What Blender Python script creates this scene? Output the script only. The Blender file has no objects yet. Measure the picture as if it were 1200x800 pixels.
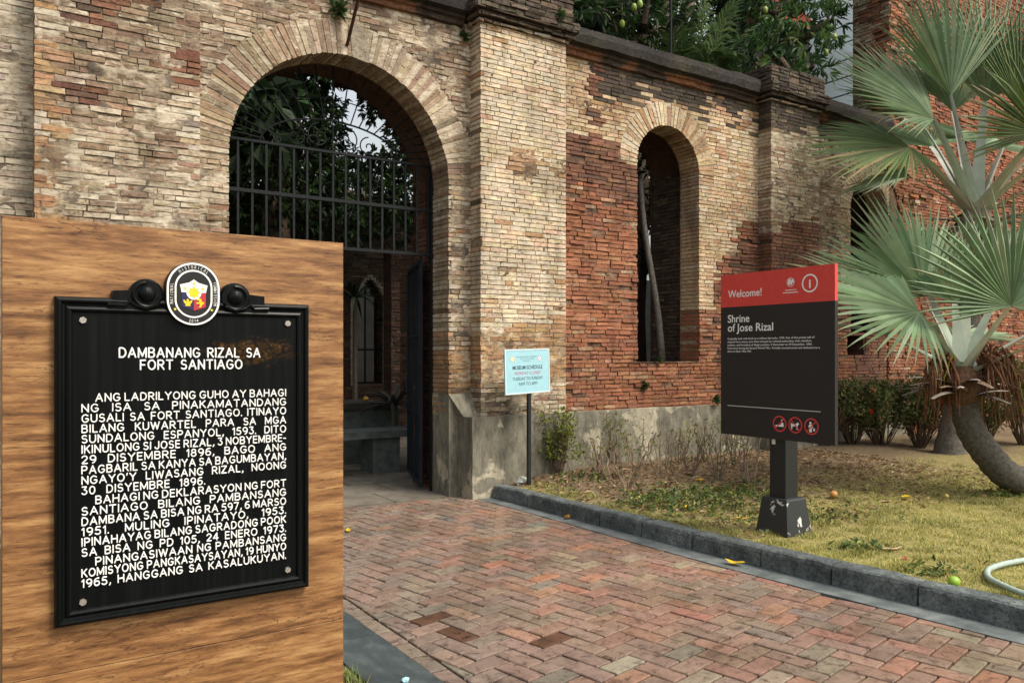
import bpy, math, random
import numpy as np
from mathutils import Vector, Matrix, noise

random.seed(7)
S = bpy.context.scene
R = math.radians
rnd = random.random
U = random.uniform

# ------------------------------------------------------------ camera, sky, sun, exposure
EYE, FPX, HOR, YAW = 1.55, 930.0, 415.0, R(33.57)
cam_d = bpy.data.cameras.new('camera')
cam = bpy.data.objects.new('camera', cam_d)
S.collection.objects.link(cam)
cam.location = (0, 0, EYE)
cam.rotation_euler = (R(90), 0, -YAW)
cam_d.sensor_fit = 'HORIZONTAL'
cam_d.sensor_width = 36
cam_d.lens = 36 * FPX / 1200
cam_d.shift_y = 15 / 1200
cam_d.clip_end = 2000
S.camera = cam

SUN_EL, SUN_AZ = R(52), R(150)      # azimuth measured from +Y towards +X
w = bpy.data.worlds.new('World')
S.world = w
w.use_nodes = True
nt = w.node_tree
sky = nt.nodes.new('ShaderNodeTexSky')
sky.sky_type = 'NISHITA'
sky.sun_disc = False
sky.sun_elevation = SUN_EL
sky.sun_rotation = SUN_AZ
sky.air_density = 1.6
sky.dust_density = 6.0
sky.ozone_density = 1.0
hs = nt.nodes.new('ShaderNodeHueSaturation')
hs.inputs['Saturation'].default_value = 0.35
nt.links.new(sky.outputs[0], hs.inputs['Color'])
nt.links.new(hs.outputs[0], nt.nodes['Background'].inputs[0])
nt.nodes['Background'].inputs[1].default_value = 0.145
sl = bpy.data.lights.new('sun', 'SUN')
sl.energy = 1.75
sl.angle = R(14)
sl.color = (1.0, 0.90, 0.76)
so = bpy.data.objects.new('sun', sl)
S.collection.objects.link(so)
sd = Vector((math.sin(SUN_AZ) * math.cos(SUN_EL), math.cos(SUN_AZ) * math.cos(SUN_EL), math.sin(SUN_EL)))
so.rotation_euler = sd.to_track_quat('Z', 'Y').to_euler()
S.view_settings.view_transform = 'Standard'
S.view_settings.look = 'None'
S.view_settings.exposure = 0.70
S.view_settings.gamma = 1.0
S.cycles.max_bounces = 6

# ------------------------------------------------------------ geometry helpers
FW = Vector((math.sin(YAW), math.cos(YAW), 0))
RT = Vector((math.cos(YAW), -math.sin(YAW), 0))
UP = Vector((0, 0, 1))

def P(px, py, d):
    return FW * d + RT * ((px - 600) / FPX * d) + UP * (EYE - (py - HOR) / FPX * d)

def G(px, py, z=0.0):
    return P(px, py, (EYE - z) * FPX / (py - HOR))

def on_y(px, py, Y):
    t = (px - 600) / FPX
    d = Y / (FW.y + RT.y * t)
    return P(px, py, d)

class MB:
    def __init__(s):
        s.v, s.f, s.c, s.m = [], [], [], []
    def add(s, verts, faces, col=(.5, .5, .5, 0), mi=0):
        b = len(s.v)
        s.v.extend([tuple(p) for p in verts])
        if len(col) == 3: col = (*col, 0)
        s.c.extend([col] * len(verts))
        for f in faces:
            s.f.append([b + i for i in f]); s.m.append(mi)
    def box(s, a, b, col=(.5, .5, .5), mi=0, jit=0.0):
        x0, y0, z0 = a; x1, y1, z1 = b
        v = [(x0, y0, z0), (x1, y0, z0), (x1, y1, z0), (x0, y1, z0), (x0, y0, z1), (x1, y0, z1), (x1, y1, z1), (x0, y1, z1)]
        if jit: v = [(p[0] + U(-jit, jit), p[1] + U(-jit, jit), p[2] + U(-jit, jit)) for p in v]
        s.add(v, [(0, 3, 2, 1), (4, 5, 6, 7), (0, 1, 5, 4), (1, 2, 6, 5), (2, 3, 7, 6), (3, 0, 4, 7)], col, mi)
    def tube(s, pts, rad, n=8, col=(.5, .5, .5), mi=0, cap=True):
        pts = [Vector(p) for p in pts]
        if not isinstance(rad, (list, tuple)): rad = [rad] * len(pts)
        vs, fs = [], []
        prev = None
        for i, p in enumerate(pts):
            t = (pts[min(i + 1, len(pts) - 1)] - pts[max(i - 1, 0)]).normalized()
            if prev is None:
                a = Vector((0, 0, 1)) if abs(t.z) < .9 else Vector((1, 0, 0))
                u = t.cross(a).normalized()
            else:
                u = (prev - t * prev.dot(t)).normalized()
            prev = u
            q = t.cross(u)
            for k in range(n):
                an = 2 * math.pi * k / n
                vs.append(p + (u * math.cos(an) + q * math.sin(an)) * rad[i])
        for i in range(len(pts) - 1):
            for k in range(n):
                fs.append((i * n + k, i * n + (k + 1) % n, (i + 1) * n + (k + 1) % n, (i + 1) * n + k))
        if cap:
            fs.append(tuple(range(n - 1, -1, -1)))
            fs.append(tuple((len(pts) - 1) * n + k for k in range(n)))
        s.add(vs, fs, col, mi)
    def ellipsoid(s, c, r, col=(.5, .5, .5), mi=0, nu=14, nv=9, jit=0.0, half=None):
        vs, fs = [], []
        for j in range(nv + 1):
            th = math.pi * j / nv
            for i in range(nu):
                ph = 2 * math.pi * i / nu
                k = 1 + U(-jit, jit)
                vs.append((c[0] + r[0] * math.sin(th) * math.cos(ph) * k, c[1] + r[1] * math.sin(th) * math.sin(ph) * k, c[2] + r[2] * math.cos(th) * k))
        for j in range(nv):
            for i in range(nu):
                fs.append((j * nu + i, (j + 1) * nu + i, (j + 1) * nu + (i + 1) % nu, j * nu + (i + 1) % nu))
        s.add(vs, fs, col, mi)
    def prism(s, poly, fr, n0, n1, col=(.5, .5, .5), mi=0):
        # poly (u,v) extruded along frame normal; fr(u,v,n)->world
        k = len(poly)
        vs = [fr(u, v, n0) for u, v in poly] + [fr(u, v, n1) for u, v in poly]
        fs = [tuple(range(k)), tuple(range(2 * k - 1, k - 1, -1))]
        for i in range(k):
            j = (i + 1) % k
            fs.append((i, i + k, j + k, j))
        s.add(vs, fs, col, mi)
    def build(s, name, mats, parent=None, smooth=False, loc=None):
        me = bpy.data.meshes.new(name)
        off = Vector(loc) if loc is not None else Vector((0, 0, 0))
        v = np.array(s.v, dtype=np.float32).reshape(-1, 3)
        if loc is not None: v = v - np.array(off, dtype=np.float32)
        me.from_pydata(v.tolist(), [], s.f)
        if not isinstance(mats, (list, tuple)): mats = [mats]
        for m in mats: me.materials.append(m)
        if len(mats) > 1: me.polygons.foreach_set('material_index', s.m)
        at = me.attributes.new('Col', 'FLOAT_COLOR', 'POINT')
        at.data.foreach_set('color', np.array(s.c, dtype=np.float32).ravel())
        if smooth: me.polygons.foreach_set('use_smooth', [True] * len(me.polygons))
        me.update()
        o = bpy.data.objects.new(name, me)
        S.collection.objects.link(o)
        if loc is not None: o.location = off
        if parent is not None:
            o.parent = parent
            if parent.location.length > 0:
                o.location = off - parent.location
        return o

def tag(o, label=None, cat=None, group=None, kind=None):
    if label: o['label'] = label
    if cat: o['category'] = cat
    if group: o['group'] = group
    if kind: o['kind'] = kind
    return o

def thing(name, label, cat, loc=(0, 0, 0), group=None):
    o = bpy.data.objects.new(name, None)
    S.collection.objects.link(o)
    o.location = loc
    o.empty_display_size = .2
    return tag(o, label, cat, group)

# ------------------------------------------------------------ materials
def mat(name):
    m = bpy.data.materials.new(name)
    m.use_nodes = True
    n = m.node_tree
    return m, n, n.nodes['Principled BSDF'], n.links.new

def N(n, t, **kw):
    x = n.nodes.new(t)
    for k, v in kw.items():
        if k == 'inp':
            for a, b in v.items(): x.inputs[a].default_value = b
        else: setattr(x, k, v)
    return x

def mixc(n, L, fac, a, b, bt='MIX'):
    x = n.nodes.new('ShaderNodeMix'); x.data_type = 'RGBA'; x.blend_type = bt
    for s_, val in ((0, fac), (6, a), (7, b)):
        if hasattr(val, 'links') or hasattr(val, 'is_output'): L(val, x.inputs[s_])
        else: x.inputs[s_].default_value = val if s_ == 0 else (*val, 1) if len(val) == 3 else val
    return x.outputs[2]

def ramp(n, L, src, stops):
    r = n.nodes.new('ShaderNodeValToRGB')
    e = r.color_ramp.elements
    while len(e) < len(stops): e.new(.5)
    for el, (p, c) in zip(e, stops):
        el.position = p
        el.color = (*c, 1) if len(c) == 3 else c
    L(src, r.inputs[0])
    return r.outputs[0]

def noise_tex(n, L, scale, detail=4, rough=.6, mapping=None, obj=True, dist=0):
    tc = n.nodes.new('ShaderNodeTexCoord')
    src = tc.outputs['Object']
    if mapping:
        mp = n.nodes.new('ShaderNodeMapping')
        mp.inputs['Scale'].default_value = mapping
        L(src, mp.inputs[0]); src = mp.outputs[0]
    x = N(n, 'ShaderNodeTexNoise', inp={'Scale': scale, 'Detail': detail, 'Roughness': rough, 'Distortion': dist})
    L(src, x.inputs['Vector'])
    return x.outputs[0]

def bump(n, L, h, b, strength=.5, dist=.01):
    x = N(n, 'ShaderNodeBump', inp={'Strength': strength, 'Distance': dist})
    L(h, x.inputs['Height'])
    L(x.outputs[0], b.inputs['Normal'])

def attr_mat(name, var=.35, nscale=40, rough=.9, spec=.2, bstr=.4, bdist=.006, bscale=90, lime=(.50, .44, .335), lscale=22):
    """colour attribute x noise, lime wash by the attribute's alpha"""
    m, n, b, L = mat(name)
    at = N(n, 'ShaderNodeAttribute', attribute_name='Col')
    n1 = noise_tex(n, L, nscale, 5, .65)
    v = ramp(n, L, n1, [(.25, (1 - var,) * 3), (.75, (1 + var,) * 3)])
    c = mixc(n, L, 1.0, at.outputs['Color'], v, 'MULTIPLY')
    n2 = noise_tex(n, L, lscale, 7, .74, mapping=(.35, .35, 1.0), dist=.6)
    ad = N(n, 'ShaderNodeMath', operation='ADD'); L(n2, ad.inputs[0]); L(at.outputs['Alpha'], ad.inputs[1])
    k = ramp(n, L, ad.outputs[0], [(.86, (0, 0, 0)), (.95, (1, 1, 1))])
    c = mixc(n, L, k, c, lime)
    n5 = noise_tex(n, L, 46, 6, .72, mapping=(.34, .34, 1.0), dist=.7)
    k5 = ramp(n, L, n5, [(.34, (.30, .26, .23)), (.47, (.96, .96, .96)), (.62, (1.06, 1.06, 1.06)), (.72, (1.5, 1.48, 1.42))])
    c = mixc(n, L, 1.0, c, k5, 'MULTIPLY')
    n3 = noise_tex(n, L, 1.3, 6, .7)
    s_ = ramp(n, L, n3, [(.32, (.56, .54, .51)), (.50, (.93, .93, .93)), (.64, (1.08, 1.08, 1.08))])
    n6 = noise_tex(n, L, 1.0, 5, .65, mapping=(5, 5, .55))
    s6 = ramp(n, L, n6, [(.30, (.60, .57, .53)), (.48, (1, 1, 1))])
    s_ = mixc(n, L, .8, s_, s6, 'MULTIPLY')
    c = mixc(n, L, 1.0, c, s_, 'MULTIPLY')
    L(c, b.inputs['Base Color'])
    b.inputs['Roughness'].default_value = rough
    b.inputs['Specular IOR Level'].default_value = spec
    h = noise_tex(n, L, bscale, 4, .7)
    bump(n, L, h, b, bstr, bdist)
    return m

def col_mat(name, rough=.8, spec=.3, var=.2, nscale=8, trans=0.0, bstr=0, bscale=60):
    m, n, b, L = mat(name)
    at = N(n, 'ShaderNodeAttribute', attribute_name='Col')
    v = ramp(n, L, noise_tex(n, L, nscale, 4, .6), [(.25, (1 - var,) * 3), (.75, (1 + var,) * 3)])
    c = mixc(n, L, 1.0, at.outputs['Color'], v, 'MULTIPLY')
    L(c, b.inputs['Base Color'])
    b.inputs['Roughness'].default_value = rough
    b.inputs['Specular IOR Level'].default_value = spec
    if bstr: bump(n, L, noise_tex(n, L, bscale, 4, .7), b, bstr, .006)
    if trans:
        t = N(n, 'ShaderNodeBsdfTranslucent')
        L(c, t.inputs[0])
        mx = N(n, 'ShaderNodeMixShader', inp={0: trans})
        L(b.outputs[0], mx.inputs[1]); L(t.outputs[0], mx.inputs[2])
        L(mx.outputs[0], n.nodes['Material Output'].inputs[0])
    return m

def plain(name, c, rough=.5, spec=.4, metal=0, var=.15, nscale=12, bstr=0, bscale=80):
    m, n, b, L = mat(name)
    v = ramp(n, L, noise_tex(n, L, nscale, 5, .65), [(.25, tuple(x * (1 - var) for x in c)), (.75, tuple(min(1, x * (1 + var)) for x in c))])
    L(v, b.inputs['Base Color'])
    b.inputs['Roughness'].default_value = rough
    b.inputs['Specular IOR Level'].default_value = spec
    b.inputs['Metallic'].default_value = metal
    if bstr: bump(n, L, noise_tex(n, L, bscale, 4, .7), b, bstr, .004)
    return m

M = {}
M['brick'] = attr_mat('weathered_brick')
M['soot'] = attr_mat('sooty_masonry', var=.5, nscale=25, lime=(.34, .33, .30), lscale=34, bstr=.8, bdist=.015, bscale=45)
M['paver'] = attr_mat('clay_paver', var=.22, nscale=55, rough=.78, spec=.25, lime=(.15, .125, .10), lscale=60, bstr=.35, bdist=.003, bscale=150)
M['leaf'] = col_mat('leaf_green', rough=.55, spec=.2, var=.25, nscale=3, trans=.22)
M['fan'] = col_mat('silver_palm_leaf', rough=.5, spec=.3, var=.18, nscale=6, trans=.15)
M['bark'] = col_mat('bark', rough=.95, spec=.1, var=.5, nscale=30, bstr=.9, bscale=60)
M['grass'] = col_mat('grass_blades', rough=.8, spec=.15, var=.3, nscale=2, trans=.2)
M['iron'] = plain('painted_iron', (.010, .012, .013), .6, .15, 0, .4, 30)
M['gate_paint'] = plain('gate_paint', (.010, .019, .028), .5, .2, 0, .45, 14)
M['black_metal'] = plain('black_paint', (.012, .014, .014), .45, .4, 0, .3, 30)
M['white_paint'] = plain('white_lettering', (.82, .82, .78), .5, .3, 0, .06, 60)
M['col'] = col_mat('paint_colours', rough=.55, spec=.3, var=.06, nscale=20)
M['metal'] = plain('bolt_metal', (.38, .35, .31), .4, .5, .6, .3, 90)
M['fruit'] = col_mat('fruit_skin', rough=.45, spec=.4, var=.2, nscale=25)
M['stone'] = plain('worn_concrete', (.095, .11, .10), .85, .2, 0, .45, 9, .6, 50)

# plinth plaster: grey render stained dark, flaked to pale patches
m, n, b, L = mat('plinth_plaster')
c = ramp(n, L, noise_tex(n, L, 3.2, 7, .7, mapping=(1, 1, .5)), [(.3, (.085, .082, .060)), (.52, (.195, .18, .132)), (.72, (.31, .28, .20))])
k = ramp(n, L, noise_tex(n, L, 2.1, 5, .6, dist=.4), [(.565, (0, 0, 0)), (.60, (1, 1, 1))])
c = mixc(n, L, k, c, (.40, .36, .26))
k = ramp(n, L, noise_tex(n, L, 14, 6, .75, mapping=(1, 1, .35)), [(.35, (.5, .5, .5)), (.6, (1.05, 1.05, 1.05))])
c = mixc(n, L, 1, c, k, 'MULTIPLY')
L(c, b.inputs['Base Color']); b.inputs['Roughness'].default_value = .92
bump(n, L, noise_tex(n, L, 24, 8, .7), b, .6, .015)
M['plinth'] = m

# kerb / gutter
m, n, b, L = mat('kerb_concrete')
c = ramp(n, L, noise_tex(n, L, 7, 7, .7), [(.28, (.030, .038, .038)), (.5, (.085, .10, .10)), (.75, (.20, .215, .205))])
at = N(n, 'ShaderNodeAttribute', attribute_name='Col')
c = mixc(n, L, 1, c, at.outputs['Color'], 'MULTIPLY')
k = ramp(n, L, noise_tex(n, L, 45, 5, .75), [(.36, (.35, .35, .34)), (.5, (1, 1, 1)), (.7, (1.4, 1.4, 1.35))])
c = mixc(n, L, 1, c, k, 'MULTIPLY')
L(c, b.inputs['Base Color']); b.inputs['Roughness'].default_value = .85
bump(n, L, noise_tex(n, L, 60, 6, .75), b, .9, .012)
M['kerb'] = m
m, n, b, L = mat('gutter_concrete')
c = ramp(n, L, noise_tex(n, L, 5, 7, .7), [(.3, (.035, .044, .044)), (.52, (.095, .11, .108)), (.75, (.19, .20, .19))])
L(c, b.inputs['Base Color']); b.inputs['Roughness'].default_value = .85
bump(n, L, noise_tex(n, L, 60, 6, .75), b, .4, .004)
M['gutter'] = m
m, n, b, L = mat('dark_slate_kerb')
c = ramp(n, L, noise_tex(n, L, 5, 7, .7, mapping=(1, .5, 1)), [(.30, (.014, .020, .021)), (.5, (.038, .050, .051)), (.68, (.085, .10, .10))])
L(c, b.inputs['Base Color']); b.inputs['Roughness'].default_value = .6
bump(n, L, noise_tex(n, L, 40, 6, .7), b, .3, .003)
M['slate'] = m
# soil
m, n, b, L = mat('garden_soil')
c = ramp(n, L, noise_tex(n, L, 1.1, 8, .7), [(.3, (.085, .060, .036)), (.5, (.16, .12, .075)), (.72, (.25, .20, .12))])
k = ramp(n, L, noise_tex(n, L, 22, 6, .8), [(.35, (.45, .45, .45)), (.65, (1.25, 1.22, 1.15))])
c = mixc(n, L, 1, c, k, 'MULTIPLY')
L(c, b.inputs['Base Color']); b.inputs['Roughness'].default_value = .98; b.inputs['Specular IOR Level'].default_value = .1
bump(n, L, noise_tex(n, L, 40, 8, .8), b, .9, .02)
M['soil'] = m
M['garden'] = col_mat('garden_earth', rough=.98, spec=.08, var=.5, nscale=24, bstr=.9, bscale=45)
# joint sand
M['sand'] = plain('joint_sand', (.022, .018, .014), .95, .1, 0, .4, 60)
M['floor'] = plain('court_paving', (.135, .12, .095), .85, .2, 0, .45, 4, .5, 40)
# wood look cladding
m, n, b, L = mat('wood_look_tile')
g1 = noise_tex(n, L, 1.0, 10, .70, mapping=(4.5, 4.5, 40), dist=.15)
c = ramp(n, L, g1, [(.30, (.046, .021, .008)), (.405, (.142, .064, .023)), (.51, (.245, .118, .043)), (.66, (.39, .225, .09))])
g2 = noise_tex(n, L, 1.0, 10, .78, mapping=(15, 15, 125), dist=.2)
k = ramp(n, L, g2, [(.36, (.28, .22, .18)), (.43, (.9, .89, .88)), (.55, (1.02, 1.02, 1.0)), (.66, (1.4, 1.42, 1.36))])
c = mixc(n, L, 1, c, k, 'MULTIPLY')
vz = N(n, 'ShaderNodeTexVoronoi', feature='DISTANCE_TO_EDGE', inp={'Scale': 1.0})
tc = N(n, 'ShaderNodeTexCoord'); mp = N(n, 'ShaderNodeMapping', inp={'Scale': (7, 7, 38)})
nz = N(n, 'ShaderNodeTexNoise', inp={'Scale': 2.5, 'Detail': 5})
L(tc.outputs['Object'], mp.inputs[0])
vadd = N(n, 'ShaderNodeMixRGB', blend_type='ADD', inp={0: 2.0}); L(mp.outputs[0], vadd.inputs[1]); L(nz.outputs[1], vadd.inputs[2])
L(mp.outputs[0], nz.inputs['Vector']); L(vadd.outputs[0], vz.inputs['Vector'])
crk = ramp(n, L, vz.outputs['Distance'], [(0.0, (1, 1, 1)), (.035, (0, 0, 0))])
msk = ramp(n, L, noise_tex(n, L, 3.1, 5, .6, mapping=(1, 1, 2.5)), [(.50, (0, 0, 0)), (.60, (.9, .9, .9))])
ck = mixc(n, L, 1, crk, msk, 'MULTIPLY')
c = mixc(n, L, ck, c, (.055, .022, .010))
L(c, b.inputs['Base Color']); b.inputs['Roughness'].default_value = .5; b.inputs['Specular IOR Level'].default_value = .35
bump(n, L, g2, b, .25, .004)
M['wood'] = m
M['grout'] = plain('pale_grout', (.5, .45, .36), .9, .2, 0, .2, 40)
# plaque: glossy black with a mottled gold patch at upper right
m, n, b, L = mat('plaque_black')
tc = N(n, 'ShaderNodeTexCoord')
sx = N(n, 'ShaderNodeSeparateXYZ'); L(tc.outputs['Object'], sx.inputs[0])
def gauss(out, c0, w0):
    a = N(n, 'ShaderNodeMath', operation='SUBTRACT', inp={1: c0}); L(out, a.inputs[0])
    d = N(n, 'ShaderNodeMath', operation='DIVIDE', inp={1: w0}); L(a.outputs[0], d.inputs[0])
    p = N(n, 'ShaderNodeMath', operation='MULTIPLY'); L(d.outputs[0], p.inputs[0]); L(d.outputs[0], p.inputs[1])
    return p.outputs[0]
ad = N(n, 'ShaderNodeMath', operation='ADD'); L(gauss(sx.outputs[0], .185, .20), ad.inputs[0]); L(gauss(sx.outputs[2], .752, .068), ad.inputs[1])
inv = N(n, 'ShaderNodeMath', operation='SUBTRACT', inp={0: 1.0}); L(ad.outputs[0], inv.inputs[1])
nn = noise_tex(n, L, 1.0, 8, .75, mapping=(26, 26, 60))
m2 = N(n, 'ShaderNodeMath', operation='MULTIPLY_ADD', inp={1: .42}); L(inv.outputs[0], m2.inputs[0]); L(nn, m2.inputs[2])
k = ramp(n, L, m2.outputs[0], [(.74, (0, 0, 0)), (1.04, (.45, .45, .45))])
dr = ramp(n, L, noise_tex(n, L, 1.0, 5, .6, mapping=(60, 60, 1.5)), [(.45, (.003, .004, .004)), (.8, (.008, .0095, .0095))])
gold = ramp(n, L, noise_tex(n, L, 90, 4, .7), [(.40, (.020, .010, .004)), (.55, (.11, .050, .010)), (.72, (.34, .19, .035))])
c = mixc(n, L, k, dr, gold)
L(c, b.inputs['Base Color']); b.inputs['Roughness'].default_value = .30; b.inputs['Specular IOR Level'].default_value = .12
bump(n, L, noise_tex(n, L, 45, 3, .5), b, .06, .003)
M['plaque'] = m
# post base: black paint chipped to white
m, n, b, L = mat('chipped_black_paint')
k = ramp(n, L, noise_tex(n, L, 7, 7, .62, dist=.6), [(.605, (0, 0, 0)), (.62, (1, 1, 1))])
c = mixc(n, L, k, (.016, .019, .019), (.55, .54, .50))
L(c, b.inputs['Base Color']); b.inputs['Roughness'].default_value = .5
M['chipped'] = m
# pale cladding
M['teal_clad'] = plain('pale_teal_cladding', (.80, .92, .91), .5, .3, 0, .05, 1)
M['red_tile'] = plain('red_roof_tile', (.36, .08, .055), .8, .2, 0, .3, 9)
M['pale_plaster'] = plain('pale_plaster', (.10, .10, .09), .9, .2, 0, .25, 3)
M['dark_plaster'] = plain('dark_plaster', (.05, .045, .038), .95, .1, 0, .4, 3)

# ------------------------------------------------------------ text
bold_cache = {}
def glyphs(s, offset=0.0):
    key = (s, offset)
    if key in bold_cache: return bold_cache[key]
    cu = bpy.data.curves.new('t', 'FONT')
    cu.body = s; cu.size = 1.0; cu.offset = offset; cu.resolution_u = 4
    o = bpy.data.objects.new('t', cu)
    S.collection.objects.link(o)
    dg = bpy.context.evaluated_depsgraph_get()
    me = bpy.data.meshes.new_from_object(o.evaluated_get(dg))
    vs = [tuple(v.co) for v in me.vertices]
    fs = [tuple(p.vertices) for p in me.polygons]
    bpy.data.objects.remove(o); bpy.data.curves.remove(cu); bpy.data.meshes.remove(me)
    x0 = min((v[0] for v in vs), default=0); x1 = max((v[0] for v in vs), default=0)
    bold_cache[key] = (vs, fs, x0, x1)
    return bold_cache[key]

CAP = None
def cap_h():
    global CAP
    if CAP is None:
        vs, _, _, _ = glyphs('H')
        CAP = max(v[1] for v in vs)
    return CAP

def put_text(mb, s, fr, u, v, h, width=None, align='L', xs=1.0, off=0.0, n0=0.0, n1=.002, col=(.8, .8, .78), mi=0, rot=None):
    """one run of text; h = cap height. returns width"""
    vs, fs, x0, x1 = glyphs(s, off)
    k = h / cap_h()
    kx = k * xs
    if width is not None: kx = width / (x1 - x0)
    wd = (x1 - x0) * kx
    du = {'L': 0, 'C': -wd / 2, 'R': -wd}[align]
    def tr(p, n):
        a, c_ = (p[0] - x0) * kx + du, p[1] * k
        if rot is not None: a, c_ = a * math.cos(rot) - c_ * math.sin(rot), a * math.sin(rot) + c_ * math.cos(rot)
        return fr(u + a, v + c_, n)
    top = [tr(p, n1) for p in vs]
    mb.add(top, fs, col, mi)
    # thin sides
    cnt = {}
    for f in fs:
        for i in range(len(f)):
            e = (f[i], f[(i + 1) % len(f)])
            cnt[e] = cnt.get(e, 0) + 1
    side_v, side_f = [], []
    for (a, b_) in cnt:
        if (b_, a) not in cnt:
            q = len(side_v)
            side_v += [tr(vs[a], n1), tr(vs[b_], n1), tr(vs[b_], n0), tr(vs[a], n0)]
            side_f.append((q, q + 3, q + 2, q + 1))
    mb.add(side_v, side_f, col, mi)
    return wd

# ------------------------------------------------------------ palettes for bricks
def jit_col(c, a=.13):
    k = 1 + U(-a, a)
    return tuple(max(.005, x * k * (1 + U(-.06, .06))) for x in c)

MEANS = {}
def pick(pal):
    key = id(pal)
    if key not in MEANS:
        W_ = sum(p[0] for p in pal)
        MEANS[key] = tuple(sum(p[0] * p[1][k] for p in pal) / W_ for k in range(3))
        KEEP.append(pal)
    mean = MEANS[key]
    t = rnd() * sum(p[0] for p in pal)
    for w_, c, l in pal:
        t -= w_
        if t <= 0: break
    q = .62 if rnd() < .85 else 1.0
    c = tuple(m_ * (1 - q) + x * q for m_, x in zip(mean, c))
    return jit_col(c), l + U(-.06, .06)
KEEP = []

PALE = [(4, (.375, .295, .20), .38), (3, (.42, .345, .24), .42), (2, (.33, .245, .16), .32), (.8, (.27, .165, .105), .2), (.6, (.25, .205, .155), .26)]
CREAM = [(6, (.61, .50, .35), .42), (5, (.56, .445, .30), .36), (1.6, (.48, .345, .22), .32), (.2, (.42, .26, .155), .2)]
TAN = [(5, (.50, .375, .235), .34), (4, (.44, .315, .19), .30), (2, (.56, .44, .29), .40), (1.2, (.38, .235, .135), .22)]
WHITE = [(5, (.47, .42, .33), .46), (3, (.40, .345, .265), .42), (1, (.31, .255, .19), .34), (.2, (.19, .16, .125), .22)]
BROWN = [(4, (.25, .182, .122), .30), (3, (.29, .22, .15), .35), (1.2, (.205, .125, .082), .18), (1.4, (.34, .275, .195), .4), (.5, (.15, .118, .09), .16)]
RED = [(4, (.30, .125, .066), .10), (3, (.245, .098, .055), .06), (2, (.34, .165, .088), .16), (1.2, (.19, .095, .066), .08), (.8, (.36, .24, .15), .3)]
DKRED = [(4, (.175, .085, .054), .06), (3, (.14, .068, .046), .02), (2, (.22, .11, .066), .10), (1, (.10, .066, .05), 0)]
ORANGE = [(5, (.36, .225, .12), .22), (3, (.39, .265, .155), .3), (2, (.30, .17, .09), .14)]
HOT = [(5, (.30, .115, .058), .10), (3, (.24, .088, .048), .06), (2.5, (.17, .068, .042), 0), (1.2, (.34, .21, .13), .28), (.8, (.10, .06, .045), 0)]
SOOT = [(4, (.060, .048, .038), 0), (3, (.095, .075, .055), .05), (1, (.16, .12, .08), .12)]

def nz(x, z, s, seed=0.0):
    return noise.noise(Vector((x * s + seed, seed * 1.7, z * s)))

def facade_pal(x, z):
    """which palette and how far the bricks stand proud of the joint, per spot of the facade"""
    a = nz(x, z, .9, 3.1) + random.gauss(0, .10); b2 = nz(x, z, 2.3, 8.8) + random.gauss(0, .13)
    z0_ = z; z = z + random.gauss(0, .06)
    if x < .326: return (WHITE if a > -.28 else BROWN), .007
    if x < 1.58:
        if x < .52 and b2 < .35: return (ORANGE if z < 4.3 else BROWN), .012
        if z > 3.9 + a * .9: return (BROWN if b2 > -.35 else DKRED), .010
        if b2 > .26: return WHITE, .006
        if b2 < -.30: return BROWN, .012
        return PALE, .009
    if x < 4.486:
        if z > 4.2: return (BROWN if b2 < .28 else PALE), .008
        if z > 1.65: return (PALE if b2 > -.2 else BROWN), .007
        return ORANGE, .006
    if x < 5.65:
        if z < 1.22: return (BROWN if b2 < 0 else PALE), .006
        if z < 1.85 + a * .2: return ORANGE, .005
        if b2 < -.52: return ORANGE, .005
        return CREAM, .005
    # right wall
    top = z > 4.2
    if x < 9.32:
        if (x < 6.72 and z0_ < 4.2) or (x < 6.97 and z0_ < 3.98): return (RED if z < 3.6 + a * .4 else DKRED), .016
        if x > 8.39:
            bnd = 2.55 + max(0, (x - 8.39)) * 1.12 + b2 * .3
            if z < bnd: return (DKRED if b2 < .1 else RED), .016
        elif x > 6.6 and z < 2.2: return RED, .016
        z = z0_ + random.gauss(0, .09)
        soot_d = (5.2 - z) - .30 - .55 * max(0, nz(x, 0, .8, 5.5)) - .25 * b2
        if x > 6.35 and soot_d < 0: return SOOT, .008
        if x < 6.7 and abs(x - 6.3 - .05 * b2) < .1 + .1 * b2 and z > 4.25: return DKRED, .012
        return (TAN if b2 > -.42 else ORANGE), .006
    if x < 10.5:
        bnd = 3.5 + b2 * .35
        if z < bnd: return DKRED, .012
        if z > 4.85 + .3 * b2: return SOOT, .008
        return (PALE if b2 > -.25 else BROWN), .007
    if x < 12.5:
        bnd = 3.0 + b2 * .6
        if z < bnd: return (RED if a > -.1 else DKRED), .014
        if z > 4.9 + .3 * b2: return SOOT, .008
        return (BROWN if b2 < .15 else PALE), .008
    return (HOT if a > -.25 else RED), .018

def mortar_col(x, z):
    p, _ = facade_pal(x, z)
    t = max(0, min(1, .5 + 1.6 * nz(x, z, 4.0, 6.6) + .8 * nz(x, z, 9.0, 2.6)))
    def mx(a, b_): return tuple(a[i] * (1 - t) + b_[i] * t for i in range(4))
    if p in (RED, HOT): return mx((.10, .06, .04, .0), (.22, .14, .09, .2))
    if p is DKRED: return mx((.06, .042, .032, 0), (.12, .08, .055, .1))
    if p is SOOT: return (.05, .042, .035, 0)
    if p is BROWN: return mx((.12, .095, .072, .1), (.38, .315, .225, .4))
    if p is ORANGE: return mx((.16, .11, .07, .1), (.42, .32, .20, .4))
    if p in (CREAM, TAN): return mx((.10, .078, .052, .0), (.30, .23, .15, .25))
    return mx((.13, .105, .08, .1), (.44, .375, .27, .45))

CH = .0515     # course height

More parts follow.
